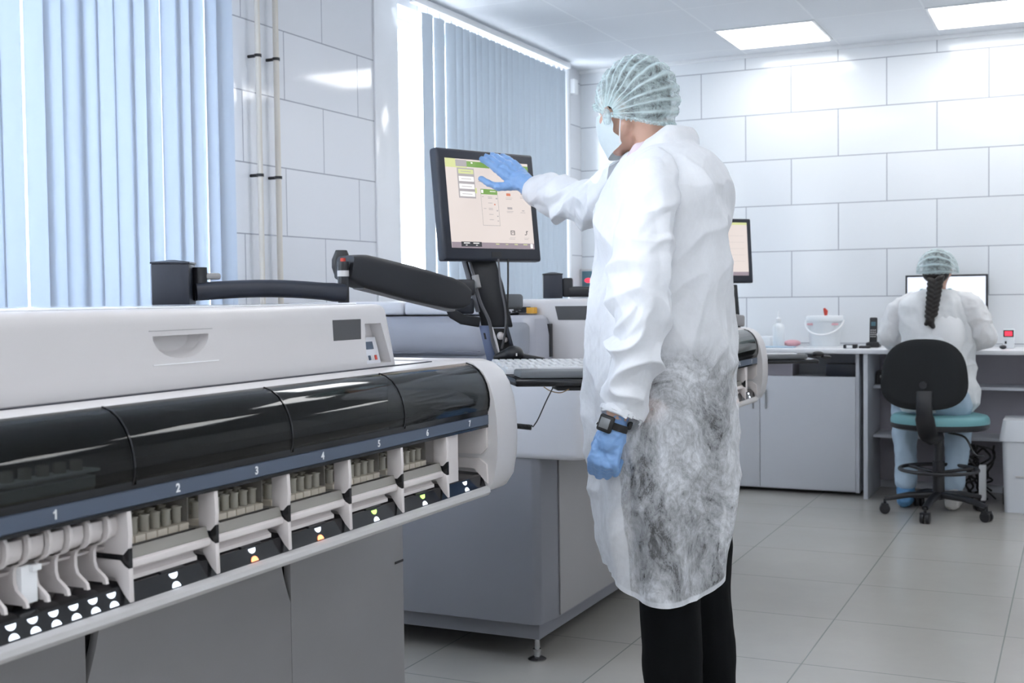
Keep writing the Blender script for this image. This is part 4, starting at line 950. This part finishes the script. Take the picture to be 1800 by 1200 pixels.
def bouffant(name, parent, c, fw, up, s, rad, phi0, phi1, pleats, amp, material, gath, nu=200, nv=90, ruffle=.003, rim=0):
    """gathered cap: pleats fan out between two gather points at the temples"""
    g, sd, f, u = head_frame(c, fw, up); mb = MB(); rows = []
    rx, ry, rz = rad
    for i in range(nv+1):                     # from one temple over to the other
        th = PI*(.045+.91*i/nv); row = []
        for j in range(nu+1):
            ph = lerp(phi0, phi1, j/nu)       # 0 = forward, pi/2 = up, pi = back
            x = math.cos(th); sn = math.sin(th)
            gx, gy, gz = gath
            cy = gy*(1-sn**.8); cz = gz*(1-sn**.8)
            yy = math.cos(ph); zz = math.sin(ph)
            rr = 1 + amp*sn**.6*(abs(math.sin(pleats*ph*.5))-.5) 
            q = Vector((rx*x, cy + ry*sn*yy*rr, cz + rz*sn*zz*rr))
            cr = noise.noise(Vector((x*9, ph*30, 3.1)))*.0022 + noise.noise(q*38)*.0035 + noise.noise(Vector((x*34, ph*6, 1)))*.0016
            edge = min(j, nu-j)/nu
            if edge < .02: cr += ruffle*math.sin(i*1.9)*(1-edge/.02)
            nrm = Vector((q.x/rx**2, q.y/ry**2, q.z/rz**2)).normalized(); q = q*s + nrm*cr*s
            row.append(g(q.x, q.y, q.z))
        rows.append(row)
    V = [p for r in rows for p in r]; F = []
    for i in range(nv):
        for j in range(nu): a = i*(nu+1)+j; F.append((a, a+1, a+nu+2, a+nu+1))
    mb.add(V, F); o = mb.build(name, material, parent, sharp=80, flip=False)
    at = o.data.attributes.new('pleat', 'FLOAT', 'POINT')
    vals = []
    for i in range(nv+1):
        for j in range(nu+1):
            ph = lerp(phi0, phi1, j/nu)+.06*noise.noise(Vector((i*.05, j*.03, 0))); v = abs(math.sin(pleats*ph*.5))**10; e_ = min(i, nv-i)/nv
            vals.append(min(1, v*(.5+.5*noise.noise(Vector((i*.08, j*.2, 5)))+.3) + max(0, 1-e_/.10) + max(0, 1-min(j, nu-j)/nu/.03)*.6))
    at.data.foreach_set('value', vals)
    if rim:
        for j in (0, nu):
            rm = MB(); rm.tube([rows[i][j] for i in range(nv+1)], [rim*(1+.35*math.sin(i*2.3)) for i in range(nv+1)], 8); rm.build('cap_rim', material, parent)
    return o
def sheet(name, material, parent, ring, nrow, ncol, disp, sharp=75):
    """open lofted cloth: ring(t, a) -> point; disp(p, t, a, n) -> offset along the outward direction"""
    pts = [[ring(i/nrow, 2*PI*j/ncol) for j in range(ncol)] for i in range(nrow+1)]; mb = MB(); V = []
    for i in range(nrow+1):
        c = sum(pts[i], Vector())/ncol
        for j in range(ncol):
            tu = pts[i][(j+1) % ncol]-pts[i][j-1]; tv = pts[min(i+1, nrow)][j]-pts[max(i-1, 0)][j]
            n = tu.cross(tv); n = n.normalized() if n.length > 1e-9 else (pts[i][j]-c).normalized()
            if n.dot(pts[i][j]-c) < 0: n = -n
            V.append(pts[i][j] + n*disp(pts[i][j], i/nrow, 2*PI*j/ncol))
    F = [(i*ncol+j, i*ncol+(j+1) % ncol, (i+1)*ncol+(j+1) % ncol, (i+1)*ncol+j) for i in range(nrow) for j in range(ncol)]
    mb.add(V, F); return mb
def sleeve_mb(path, radii, ncol, nrow, disp, flat=1.0):
    """path points (Vector), radii (ra, rb)"""
    tab = [(i, *p, *r) for i, (p, r) in enumerate(zip(path, radii))]; n = len(tab)-1
    def frame(t):
        a = Vector(cubic(tab, min(n, t*n+.02))[:3]); b = Vector(cubic(tab, max(0, t*n-.02))[:3]); return (a-b).normalized()
    def ring(t, a):
        q = cubic(tab, t*n); p = Vector(q[:3]); tg = frame(t); s = tg.cross(CF).normalized(); d = s.cross(tg).normalized()
        return p + s*(q[3]*math.cos(a)) + d*(q[4]*math.sin(a))
    return sheet('s', None, None, ring, nrow, ncol, disp)

# ------------------------------------------------------------------ the standing man
T = 3.0
S = T/FPX
floor_pt = P(1200, 1400, T); MANLOC = Vector((floor_pt.x, floor_pt.y, 0))
MAN = thing('person', 'man in hair cap, mask and see-through white coat touching the monitor', 'person', MANLOC)
hc_ = P(1113, 188, T); hf = (CR*-.74 + CF*.64 - CU*.20); hu = (CU*1.0 - CR*.22 + CF*.04)
sh_l = P(1142, 322, 2.83); el_l = P(1122, 560, 2.80); wr_l = P(1083, 738, 2.80)
sh_r = P(1090, 318, 3.18); el_r = P(1022, 362, 3.36); wr_r = P(928, 327, 3.49)
body = MB(); head(body, hc_, hf, hu, .97)
neck0 = P(1132, 215, T+.0); neck1 = P(1158, 290, T)
body.cap_(neck0, .056, neck1+CR*.01, .046)
chest = P(1158, 380, T); waist = P(1160, 560, T); hip = P(1172, 690, T)
body.ell(chest-Z*.03, CR, CF, Z, .10, .165, .18); body.ell(waist, CR, CF, Z, .085, .125, .20); body.ell(hip, CR, CF, Z, .095, .135, .15)
body.cap_(sh_l-Z*.02, .045, el_l, .040); body.cap_(el_l, .040, wr_l, .026); body.cap_(sh_r-Z*.02, .045, el_r, .040); body.cap_(el_r, .038, wr_r, .026)
body.cap_(P(1158, 335, T), .055, sh_l-Z*.02, .045); body.cap_(P(1158, 335, T), .055, sh_r-Z*.02, .045)
hn, hf2 = P(1168, 730, 2.93), P(1212, 730, 3.10)
kn, kf = P(1182, 1080, 2.93), P(1232, 1080, 3.10); an, af = P(1192, 1370, 2.95), P(1262, 1350, 3.12)
for a, b, c in ((hn, kn, an), (hf2, kf, af)): body.cap_(a, .085, b, .055); body.cap_(b, .055, c, .036)
footdir = Vector((CR.x*-.8+CF.x*.6, CR.y*-.8+CF.y*.6, 0)).normalized()
for c in (an, af): body.cap_(Vector((c.x, c.y, .05)), .036, Vector((c.x, c.y, .045))+footdir*.15, .028)
RH = dict(dx=P(838, 250, 3.575)-wr_r, dz=CU*.60-CF*.8+CR*.1, left=False, curls=((-2, 16, 22), (2, 18, 22), (6, 18, 24), (8, 20, 26)), spread=.04, thumb=((.58, .78, -.10), (.86, .40, -.05), (.97, .16, .0)))
LH = dict(dx=P(1052, 842, 2.80)-wr_l, dz=-CF*.92-CR*.35, left=True, curls=((48, 62, 40), (52, 64, 42), (54, 66, 42), (56, 66, 44)), spread=.015, thumb=((.75, .35, -.75), (.85, .0, -.6), (.9, -.3, -.4)))
wr_r2 = wr_r+RH['dx'].normalized()*.012; wr_l2 = wr_l+LH['dx'].normalized()*.022
hand(body, wr_r2, s=1.0, r=.0102, thin=.66, **RH)
hand(body, wr_l2, s=.98, r=.0108, thin=.66, **LH)
blob(body, 'body', M['skin'], MAN, .0052, 5)
g, sd, f_, u_ = head_frame(hc_, hf, hu)
for k in (-1, 1):
    e = MB(); e.sph(g(k*.030, .070, .008), .0125); e.build('eye', M['shirt'], MAN)
    e = MB(); e.cap_(g(k*.018, .092, .028), .003, g(k*.042, .080, .029), .0022); e.build('eyebrow', M['hair'], MAN)
# short hair under the cap
hr = MB(); hr.ell(g(0, -.016, .028), sd, f_, u_, .076, .090, .082, 24, 16); hr.ell(g(0, -.050, -.008), sd, f_, u_, .062, .046, .050, 20, 12)
blob(hr, 'hair', M['hair'], MAN, .004, 3, disp=lambda p: .003*noise.noise(p*120))
bouffant('hair_cap', MAN, g(0, -.019, .012), hf, hu, 1.0, (.092, .107, .108), math.radians(12), math.radians(231), 21, .075, M['cap'], (0, .046, -.030), rim=.0042)
for k in (-1, 1):
    kn_ = MB(); kn_.cap_(g(k*.086, .026, -.010), .011, g(k*.084, .030, -.030), .009); kn_.build('cap_gather', M['cap'], MAN)
# face mask
mk = MB(); rings = []
for i in range(15):
    t = i/14; row = []
    for j in range(21):
        s_ = -1+2*j/20; w_ = .070+.006*math.sin(PI*t); zz = .004-.112*t
        fwd_ = .112-.060*s_*s_-.030*abs(s_)**4 - .030*max(0, t-.55)**1.0 - .012*max(0, .2-t)*3
        puck = .003*math.sin(j*2.6+i)*(abs(s_)**3)
        row.append(g(s_*w_, fwd_+puck, zz+.014*abs(s_)**3*(1 if t < .5 else 1.3)*(1-2*t)*-1))
    rings.append(row)
V = [p for r in rings for p in r]; F = [(i*21+j, i*21+j+1, (i+1)*21+j+1, (i+1)*21+j) for i in range(14) for j in range(20)]
mk.add(V, F); mk.build('face_mask', M['mask'], MAN, sharp=80, flip=False)
for k in (-1, 1):
    for (a, b, n_) in (((k*.069, .030, -.004), (k*.083, .024, .022), 1), ((k*.069, .018, -.088), (k*.084, -.012, -.030), 2)):
        st = MB(); st.tube([g(*a), g(*[(x+y)/2*(1.03 if i == 0 else 1) for i, (x, y) in enumerate(zip(a, b))]), g(*b)], .0017, 6); st.build('mask_strap', M['strap'], MAN)
# trousers
tr = MB(); tr.ell(P(1190, 690, 3.01), CR, CF, Z, .130, .165, .17, 28, 16); tr.ell(P(1205, 650, 3.01), CR, CF, Z, .108, .15, .13, 28, 16)
for a, b, c, r0 in ((P(1172, 740, 2.94), P(1175, 1030, 2.92), P(1192, 1365, 2.95), .097), (P(1222, 740, 3.10), P(1232, 1030, 3.10), P(1262, 1345, 3.12), .096)):
    tr.cap_(a, r0, b, .074); tr.cap_(b, .074, c, .060)
blob(tr, 'trousers', M['trouser'], MAN, .008, 5, disp=lambda p: .006*ridge(p, 8, 3, 1.)+.002*n3(p, 20))
# shirt / inner clothing
sr = MB(); sr.ell(P(1162, 400, T), CR, CF, Z, .145, .20, .215); sr.ell(P(1166, 500, T), CR, CF, Z, .155, .185, .17)
sr.cap_(P(1156, 325, T), .070, sh_l-Z*.01, .055); sr.cap_(P(1156, 325, T), .070, sh_r-Z*.01, .055)
sr.cap_(sh_l, .060, el_l, .050); sr.cap_(el_l, .050, P(1096, 700, 2.80), .036); sr.cap_(sh_r, .058, el_r, .047); sr.cap_(el_r, .047, P(958, 340, 3.47), .036)
blob(sr, 'shirt', M['shirt'], MAN, .008, 5, disp=lambda p: .004*n3(p, 14))
cl_ = MB(); cl_.cap_(P(1108, 282, 2.95), .014, P(1122, 262, 2.93), .016); cl_.cap_(P(1108, 282, 2.95), .014, P(1098, 282, 3.05), .014); cl_.cap_(P(1122, 262, 2.93), .014, P(1150, 250, 2.93), .012)
blob(cl_, 'shirt_collar', M['pink'], MAN, .004, 3)
# shoes
for c in (an, af):
    s_ = MB(); b0 = Vector((c.x, c.y, .045)); s_.cap_(b0-footdir*.05, .042, b0+footdir*.12+Z*-.004, .041); s_.cap_(b0+footdir*.12, .040, b0+footdir*.17+Z*-.012, .030); s_.cap_(b0, .042, b0+Z*.05, .045)
    blob(s_, 'shoe', M['rubber'], MAN, .005, 4)
# the coat
TT = [ # v, uL, uR, half depth, centre offset in depth
 (236, 1126, 1210, .068, .00), (246, 1115, 1220, .086, .0), (262, 1104, 1234, .112, 0.0), (276, 1094, 1250, .142, 0), (292, 1082, 1264, .168, .0), (315, 1068, 1274, .205, 0),
 (350, 1054, 1280, .222, 0), (400, 1044, 1284, .220, 0), (460, 1046, 1288, .205, 0), (530, 1042, 1290, .195, 0), (600, 1034, 1292, .195, 0), (660, 1030, 1292, .20, 0),
 (730, 1032, 1292, .205, 0), (800, 1038, 1290, .205, 0), (880, 1046, 1285, .205, 0), (950, 1056, 1276, .205, 0), (1004, 1066, 1268, .205, 0), (1036, 1072, 1262, .205, 0)]
def coat_ring(t, a):
    ca, sa = math.cos(a), math.sin(a)       # ca>0 image right (back), sa<0 near side
    # hem height by side: front flap shorter, near side longest, back shorter
    v1 = 1030 - 26*max(0, -ca)**3 - 62*max(0, ca)**2.5 + (0 if sa < 0 else -10)
    v0 = 244 + 42*max(0, -ca); v = v0 + (v1-v0)*t
    uL, uR, hd, off = cubic(TT, v)
    uc, hw = (uL+uR)/2, (uR-uL)/2; pw = 2.25
    x = math.copysign(abs(ca)**(2/pw), ca); y = math.copysign(abs(sa)**(2/pw), sa)
    tt = T + y*hd
    corr = T/(tt) ; 
    return CAM + (CF + CR*((uc-900)/FPX) - CU*((v-600)/FPX))*T + CR*(x*hw*S) + Vector((CF.x, CF.y, 0)).normalized()*(y*hd)
def soft(v): return v*v*(3-2*v)
def coat_disp(p, t, a):
    low = max(0, min(1, (t-.42)/.3)); hi = 1-low
    q = Vector((p.x, p.y, p.z))
    d = .017*(ridge(q, 5.0, 1.3, .3)-.55)*(.6+.6*low) + .017*(ridge(Vector((p.x+.55*p.z, p.y+.2*p.z, p.z)), 6.5, 2.2, 4.2)-.5)*hi
    d += .008*(ridge(Vector((p.x-p.z*.7, p.y, p.z)), 11, 4, 8.)-.5) + .0008*n3(p, 50) + .003*n3(p, 9, 5)
    d += .012*low*math.sin(a*7+2*noise.noise(p*2))*t
    return d*min(1, t*9)
coat = sheet('coat', None, None, coat_ring, 300, 340, coat_disp)
rngs = random.Random(2)
def sl_disp(seed, ek):
    def f(p, t, a):
        e = math.exp(-((t-ek)/.22)**2)
        q = Vector((p.x+.6*p.z, p.y, p.z-.5*p.x))
        return (.020*(ridge(q, 6.5, 12, seed)-.5)*(.35+.9*e) + .012*(ridge(p, 8, 3.2, seed+3)-.5) + .008*(ridge(Vector((p.x-p.z, p.y, p.z)), 13, 11, seed+7)-.5)*(.4+.8*e) + .0008*n3(p, 50))*(1 if t < .93 else .55)
    return f
LS = sleeve_mb([P(1150, 296, 2.90), P(1146, 335, 2.815), P(1138, 400, 2.785), P(1128, 480, 2.775), P(1124, 550, 2.77), P(1120, 600, 2.775), P(1106, 660, 2.785), P(1093, 718, 2.80), P(1090, 727, 2.80)],
    [(.042, .055), (.060, .068), (.066, .074), (.0720, .076), (.0690, .072), (.0600, .066), (.0560, .062), (.0500, .056), (.0490, .054)], 130, 220, sl_disp(1.3, .62))
RSv = sleeve_mb([P(1110, 315, 3.10), P(1088, 335, 3.20), P(1058, 352, 3.28), P(1022, 356, 3.36), P(985, 350, 3.42), P(956, 340, 3.475), P(943, 336, 3.50)],
    [(.07, .07), (.074, .08), (.068, .075), (.063, .068), (.059, .062), (.0535, .057), (.049, .052)], 120, 160, sl_disp(5.1, .5))
for o in (LS, RSv): coat.add(o.v, o.f)
# stand-up collar
def col_ring(t, a):
    ca, sa = math.cos(a), math.sin(a); v0 = 258 + 30*max(0, -ca); hgt = 30 - 8*max(0, -ca)
    b = cubic(TT, v0-4); uL, uR, hd = lerp(b[0]-1, 1112, t), lerp(b[1]+2, 1217, t), lerp(b[2]+.004, .080, t)
    uc, hw = (uL+uR)/2, (uR-uL)/2
    return P(uc, v0-hgt*t, T) + CR*(hw*S*ca) + Vector((CF.x, CF.y, 0)).normalized()*(hd*sa)
cr_ = sheet('c', None, None, col_ring, 24, 120, lambda p, t, a: .004*n3(p, 16)+.003*(ridge(p, 14, 10, 2.)-.5)+.006*math.sin(t*PI))
coat.add(cr_.v, cr_.f)
co = coat.build('lab_coat', M['coat'], MAN, sharp=85, flip=False)
# the cloth is doubled over shoulders and sleeves and single, sheer, below the waist
at = co.data.attributes.new('sheer', 'FLOAT', 'POINT'); nt_ = 301*340; vals = []
for k, v in enumerate(coat.v):
    if k < nt_:
        i, j = divmod(k, 340); a = 2*PI*j/340; z = v.z + .03*noise.noise(v*9)+.02*math.cos(a)
        q_ = max(0, min(1, (1.150-z)/.10)); q_ = q_*q_*(3-2*q_); e_ = lerp(.10, 1, q_)
        if math.cos(a) < -.70: e_ = min(e_, .22)
        if i > 296: e_ *= .3
        vals.append(e_)
    else: vals.append(.08)
at.data.foreach_set('value', vals)
# gloves
gl = MB(); hand(gl, wr_r2, s=1.0, r=.0102, **RH); u_r = RH['dx'].normalized()
gl.cap_(wr_r-u_r*.006, .030, wr_r+u_r*.03, .029)
wf = lambda p: .0016*(ridge(p, 60, 60, 2.)-.5)+.0010*n3(p, 120)
blob(gl, 'glove', M['glove'], MAN, .0030, 5, disp=wf)
gl = MB(); hand(gl, wr_l2, s=.98, r=.0108, **LH); u_l = LH['dx'].normalized(); w2 = wr_l2
gl.cap_(w2-u_l*.006, .031, w2+u_l*.03, .031)
blob(gl, 'glove', M['glove'], MAN, .0030, 5, disp=wf)
# watch
wd = (wr_l-P(1096, 700, 2.80)).normalized(); wc = P(1079, 748, 2.80); s1_ = wd.cross(CF).normalized(); s2_ = wd.cross(s1_).normalized()
wt = MB()
sec = [(-.0085, .0305), (.0085, .0305), (.0085, .0335), (-.0085, .0335)]; rings = []
for k in range(41):
    a = 2*PI*k/40; rd = s1_*math.cos(a)*1.02+s2_*math.sin(a); rings.append([wc+wd*h_+rd*r0 for h_, r0 in sec])
wt.loft(rings, cap=False); ws_ = wt.build('wristwatch', M['rubber'], MAN, sharp=40)
fn = (-CF*.80-CR*.62+CU*.10).normalized(); fn = (fn-wd*fn.dot(wd)).normalized(); fs = wd.cross(fn)
MB().obox(wc+fn*.036, fs, wd, fn, .040, .040, .011).build('watch_case', M['rubber'], ws_, bevel=.006, seg=3)
MB().obox(wc+fn*.0418, fs, wd, fn, .026, .024, .001).build('watch_display', M['watchface'], ws_, bevel=.0003)
MB().obox(wc+fn*.039+fs*.021+wd*.006, fs, wd, fn, .003, .006, .005).build('watch_button', M['steel'], ws_, bevel=.001)
bk = MB(); bk.obox(wc+CR*.036-CF*.004, CR, wd, CF, .010, .019, .022); bk.build('watch_buckle', M['rubber'], ws_, bevel=.003)

# ------------------------------------------------------------------ the seated woman and her chair
CH = thing('swivel_chair', 'black swivel stool chair with teal seat and foot ring', 'office chair', (2.475, 7.03, 0))
cc = Vector((2.475, 7.03, 0))
sb_ = MB()
for k in range(5):
    a = math.radians(-90-8+72*k); d_ = Vector((math.cos(a), math.sin(a), 0)); e = cc+d_*.285
    sweep(sb_, [cc+Z*.115+d_*.02, cc+d_*.16+Z*.108, e+Z*.082], [(.05, .038), (.042, .032), (.034, .024)])
    cs = thing_c = MB(); sv = Z.cross(d_)
    for s in (-1, 1): cs.tube([e+sv*(.006*s)+Z*.0285, e+sv*(.024*s)+Z*.0285], .0285, 20)
    cs.obox(e+Z*.050, d_, sv, Z, .04, .05, .016); cs.tube([e+Z*.055, e+Z*.085], .008, 10)
    cs.build('caster', M['black'], CH, bevel=.002)
sb_.build('star_base', M['black'], CH)
MB().tube([cc+Z*.09, cc+Z*.30], .032, 24).build('column_cover', M['black'], CH)
MB().tube([cc+Z*.30, cc+Z*.475], .024, 24).build('gas_column', M['black'], CH)
fr = MB(); R_ = .205; fr.tube([cc+Z*.255+Vector((R_*math.cos(2*PI*k/48), R_*math.sin(2*PI*k/48), 0)) for k in range(49)], .0105, 10, False)
for k in range(3):
    a = 2*PI*k/3+.5; fr.tube([cc+Z*.235, cc+Vector((R_*math.cos(a), R_*math.sin(a), .255))], .010, 8)
fr.build('foot_ring', M['black'], CH)
se = cc+Vector((-.0, .06, 0))
def disc(z0, prof, rx, ry, mt, nm):
    mb = MB(); mb.loft([[se+Vector((rx*s*math.cos(2*PI*k/40), ry*s*math.sin(2*PI*k/40), z0+z)) for k in range(40)] for s, z in prof]); return mb.build(nm, mt, CH)
disc(.475, [(.9, 0), (.99, .008), (1, .02), (1, .035)], .262, .24, M['black'], 'seat_pan')
disc(.510, [(1, 0), (1.005, .012), (.99, .03), (.95, .042), (.85, .048)], .262, .24, M['teal'], 'seat_cushion')
bkc = on('y', 6.84, 1624, 658)
br = MB(); rings = []
for i, (dy, s) in enumerate(((-.028, .80), (-.024, .93), (-.012, 1.0), (.008, 1.0), (.02, .94), (.026, .8))):
    ring = []
    for k in range(48):
        a = 2*PI*k/48; ca, sa = math.cos(a), math.sin(a); pw = 2.7
        x = .222*math.copysign(abs(ca)**(2/pw), ca); z = .190*math.copysign(abs(sa)**(2/pw), sa); x *= (1-.10*(z/.195)); 
        ring.append(bkc+Vector((x*s, dy+.22*x*x*-1*-.9+.03*(z/.195), z*s)))
    rings.append(ring)
br.loft(rings); bko = br.build('backrest', M['darkfab'], CH, bevel=.0)
MB().tube([bkc+Vector((0, -.045, -.055)), bkc+Vector((0, -.02, -.055))], .020, 20).build('back_knob', M['black'], CH)
bs_ = MB(); sweep(bs_, spline([bkc+Vector((.006, -.035, -.09)), bkc+Vector((.008, -.055, -.16)), bkc+Vector((.01, -.045, -.235)), Vector((bkc.x+.02, 6.90, .455)), cc+Vector((0, .0, .462))], 4), [(.085, .03)]*8+[(.10, .04)]*9, up=Y); bs_.build('back_support', M['black'], CH)
lv = MB(); lv.tube(spline([cc+Vector((.05, 0, .46)), cc+Vector((.14, -.03, .44)), cc+Vector((.19, -.05, .355)), cc+Vector((.24, -.06, .345))], 5), .006, 8); lv.build('lever', M['black'], CH)

def PW(u, v, d): return on('y', 7.08+d, u, v)
S2 = (PW(1647, 600, 0)-CAM).dot(CF)/FPX
wc_ = PW(1647, 730, 0)
WO = thing('person', 'woman with a dark braid, cap and white coat seated at the back desk', 'person', Vector((wc_.x, wc_.y, .56)))
fwd_w = Vector((.05, 1, 0)).normalized(); sdw = fwd_w.cross(Z)
hcw = PW(1648, 472, +.03)+Z*(-.012)
bw = MB(); head(bw, hcw, fwd_w-Z*.35, Z+fwd_w*.35, .93)
pel = Vector((wc_.x, wc_.y+.02, .645)); ch = PW(1645, 585, +.02); shc = PW(1645, 527, +.05)
bw.cap_(hcw-Z*.05, .050, shc+Z*.02, .05)
bw.ell(ch, sdw, fwd_w, Z, .15, .11, .19); bw.ell(pel, sdw, fwd_w, Z, .165, .13, .14); bw.ell((ch+pel)/2, sdw, fwd_w, Z, .13, .10, .15)
arms = []
for s, elu, wru in ((-1, (1566, 590), (1575, 606)), (1, (1728, 592), (1708, 606))):
    shp = shc+sdw*(s*.165)-Z*.03; el = PW(elu[0], elu[1], +.08); wr = PW(wru[0], wru[1], .34); wr.z = .935
    bw.cap_(shp, .05, el, .037); bw.cap_(el, .036, wr, .025); bw.cap_(shc-Z*.01, .06, shp, .05); arms.append((s, shp, el, wr))
    hand(bw, wr, fwd_w-sdw*s*.3-Z*.15, Z+Y*.1, s < 0, ((12, 20, 15),)*4, .04, ((.7, .7, -.2), (.9, .4, -.2), (1, .1, -.1)), .9, .0085)
legs = []
for s, ku, au in ((-1, 1590, 1592), (1, 1690, 1676)):
    hp = pel+sdw*(s*.085)-Z*.03; kn_ = PW(ku, 742, +.30); kn_.z = .60; an_ = PW(au, 838, +.16); an_.z = .12
    bw.cap_(hp, .085, kn_, .062); bw.cap_(kn_, .058, an_, .036); ft = an_+fwd_w*.14-Z*.06; bw.cap_(an_-Z*.05, .034, ft, .028); legs.append((s, hp, kn_, an_))
blob(bw, 'body', M['skin'], WO, .009, 3)
gw, sw_, fw_, uw_ = head_frame(hcw, fwd_w-Z*.35, Z+fwd_w*.35)
for k in (-1, 1): MB().sph(gw(k*.03, .072, .006), .012).build('eye', M['shirt'], WO)
hw_ = MB(); hw_.ell(gw(0, -.020, .025), sw_, fw_, uw_, .076, .086, .084); hw_.ell(gw(0, -.050, -.035), sw_, fw_, uw_, .072, .050, .055)
for i in range(9):
    t = i/8; pbase = PW(lerp(1645, 1637, t), lerp(492, 556, t), -.105-.01*t); r0 = lerp(.034, .027, t)
    for s in (-1, 1): hw_.ell(pbase+sdw*(s*r0*.55)+Z*(.006*s), (sdw*1+Z*.7*s).normalized(), fwd_w, (Z-sdw*.7*s).normalized(), r0*.95, r0*.8, r0*.50, 12, 8)
hw_.cap_(PW(1637, 556, -.115), .014, PW(1636, 564, -.115), .020)
hw_.cap_(PW(1634, 564, -.11), .024, PW(1640, 574, -.11), .013); hw_.cap_(PW(1636, 562, -.11), .022, PW(1628, 569, -.11), .012)
blob(hw_, 'braided_hair', M['hair'], WO, .004, 1)
bouffant('hair_cap', WO, hcw+Z*.022-fwd_w*.008, fwd_w-Z*.1, Z+fwd_w*.1, 1.0, (.112, .120, .098), math.radians(-5), math.radians(212), 15, .06, M['cap'], (0, .02, -.04), 120, 50)
cw = MB(); cw.tube([shc+Z*.045+Vector((.075*math.cos(2*PI*k/30), .06*math.sin(2*PI*k/30), .006*math.cos(4*PI*k/30))) for k in range(31)], .013, 8, False); cw.build('shirt_collar', M['teal'], WO)
WT = [(508, 1624, 1670, .055), (515, 1602, 1694, .085), (526, 1586, 1710, .105), (545, 1580, 1718, .125), (580, 1582, 1716, .135), (620, 1586, 1712, .14), (660, 1580, 1716, .15), (690, 1572, 1724, .165), (708, 1572, 1722, .165), (716, 1580, 1712, .15), (726, 1590, 1700, .14)]
def wring(t, a):
    v = 508+(722-508)*t; uL, uR, hd = cubic(WT, v); uc, hw = (uL+uR)/2, (uR-uL)/2
    return PW(uc, v, +.03) + CR*(hw*S2*math.cos(a)) + Vector((CF.x, CF.y, 0)).normalized()*(hd*math.sin(a)*.9)
wd_ = lambda p, t, a: (.016*(ridge(p, 5, 2.5, 1.)-.5)+.012*(ridge(p, 9, 7, 6.)-.5)+.004*n3(p, 30))*min(1, t*8)
cw = sheet('c', None, None, wring, 120, 130, wd_)
for s, shp, el, wr in arms:
    a_ = sleeve_mb([shc+sdw*(s*.08)-Z*.015, shp, shp.lerp(el, .5)+sdw*s*.02, el+sdw*s*.008, el.lerp(wr, .5), wr], [(.05, .05), (.066, .066), (.066, .066), (.062, .062), (.055, .055), (.038, .038)], 60, 90, lambda p, t, a: .014*(ridge(p, 9, 9, 3.)-.5)+.006*(ridge(p, 20, 20, 1.)-.5))
    cw.add(a_.v, a_.f)
cw.build('lab_coat', cloth_mat('white non woven coat of the seated woman', (.94, .96, .98), .0, .10, 9, .2), WO, sharp=85, flip=False)
shw = MB(); shw.ell(ch, sdw, fwd_w, Z, .16, .12, .20); shw.ell((ch+pel)/2, sdw, fwd_w, Z, .15, .12, .18); blob(shw, 'shirt', M['shirt'], WO, .012, 3)
tw = MB()
for s, hp, kn_, an_ in legs: tw.cap_(hp, .100, kn_, .078); tw.cap_(kn_, .078, an_+Z*.03, .060)
tw.ell(pel, sdw, fwd_w, Z, .185, .15, .13)
blob(tw, 'trousers', M['paleblue'], WO, .01, 4, disp=lambda p: .010*(ridge(p, 9, 4, 2.)-.5)+.004*n3(p, 30))
for s, hp, kn_, an_ in legs:
    so = MB(); b0 = Vector((an_.x, an_.y, .05)); so.cap_(b0-fwd_w*.05, .045, b0+fwd_w*.13, .042); so.cap_(b0, .045, b0+Z*.05, .052)
    blob(so, 'shoe_cover' if s < 0 else 'shoe', M['shoecover' if s < 0 else 'shoe'], WO, .006, 3, disp=lambda p: .006*(ridge(p, 25, 25, 2.)-.5))
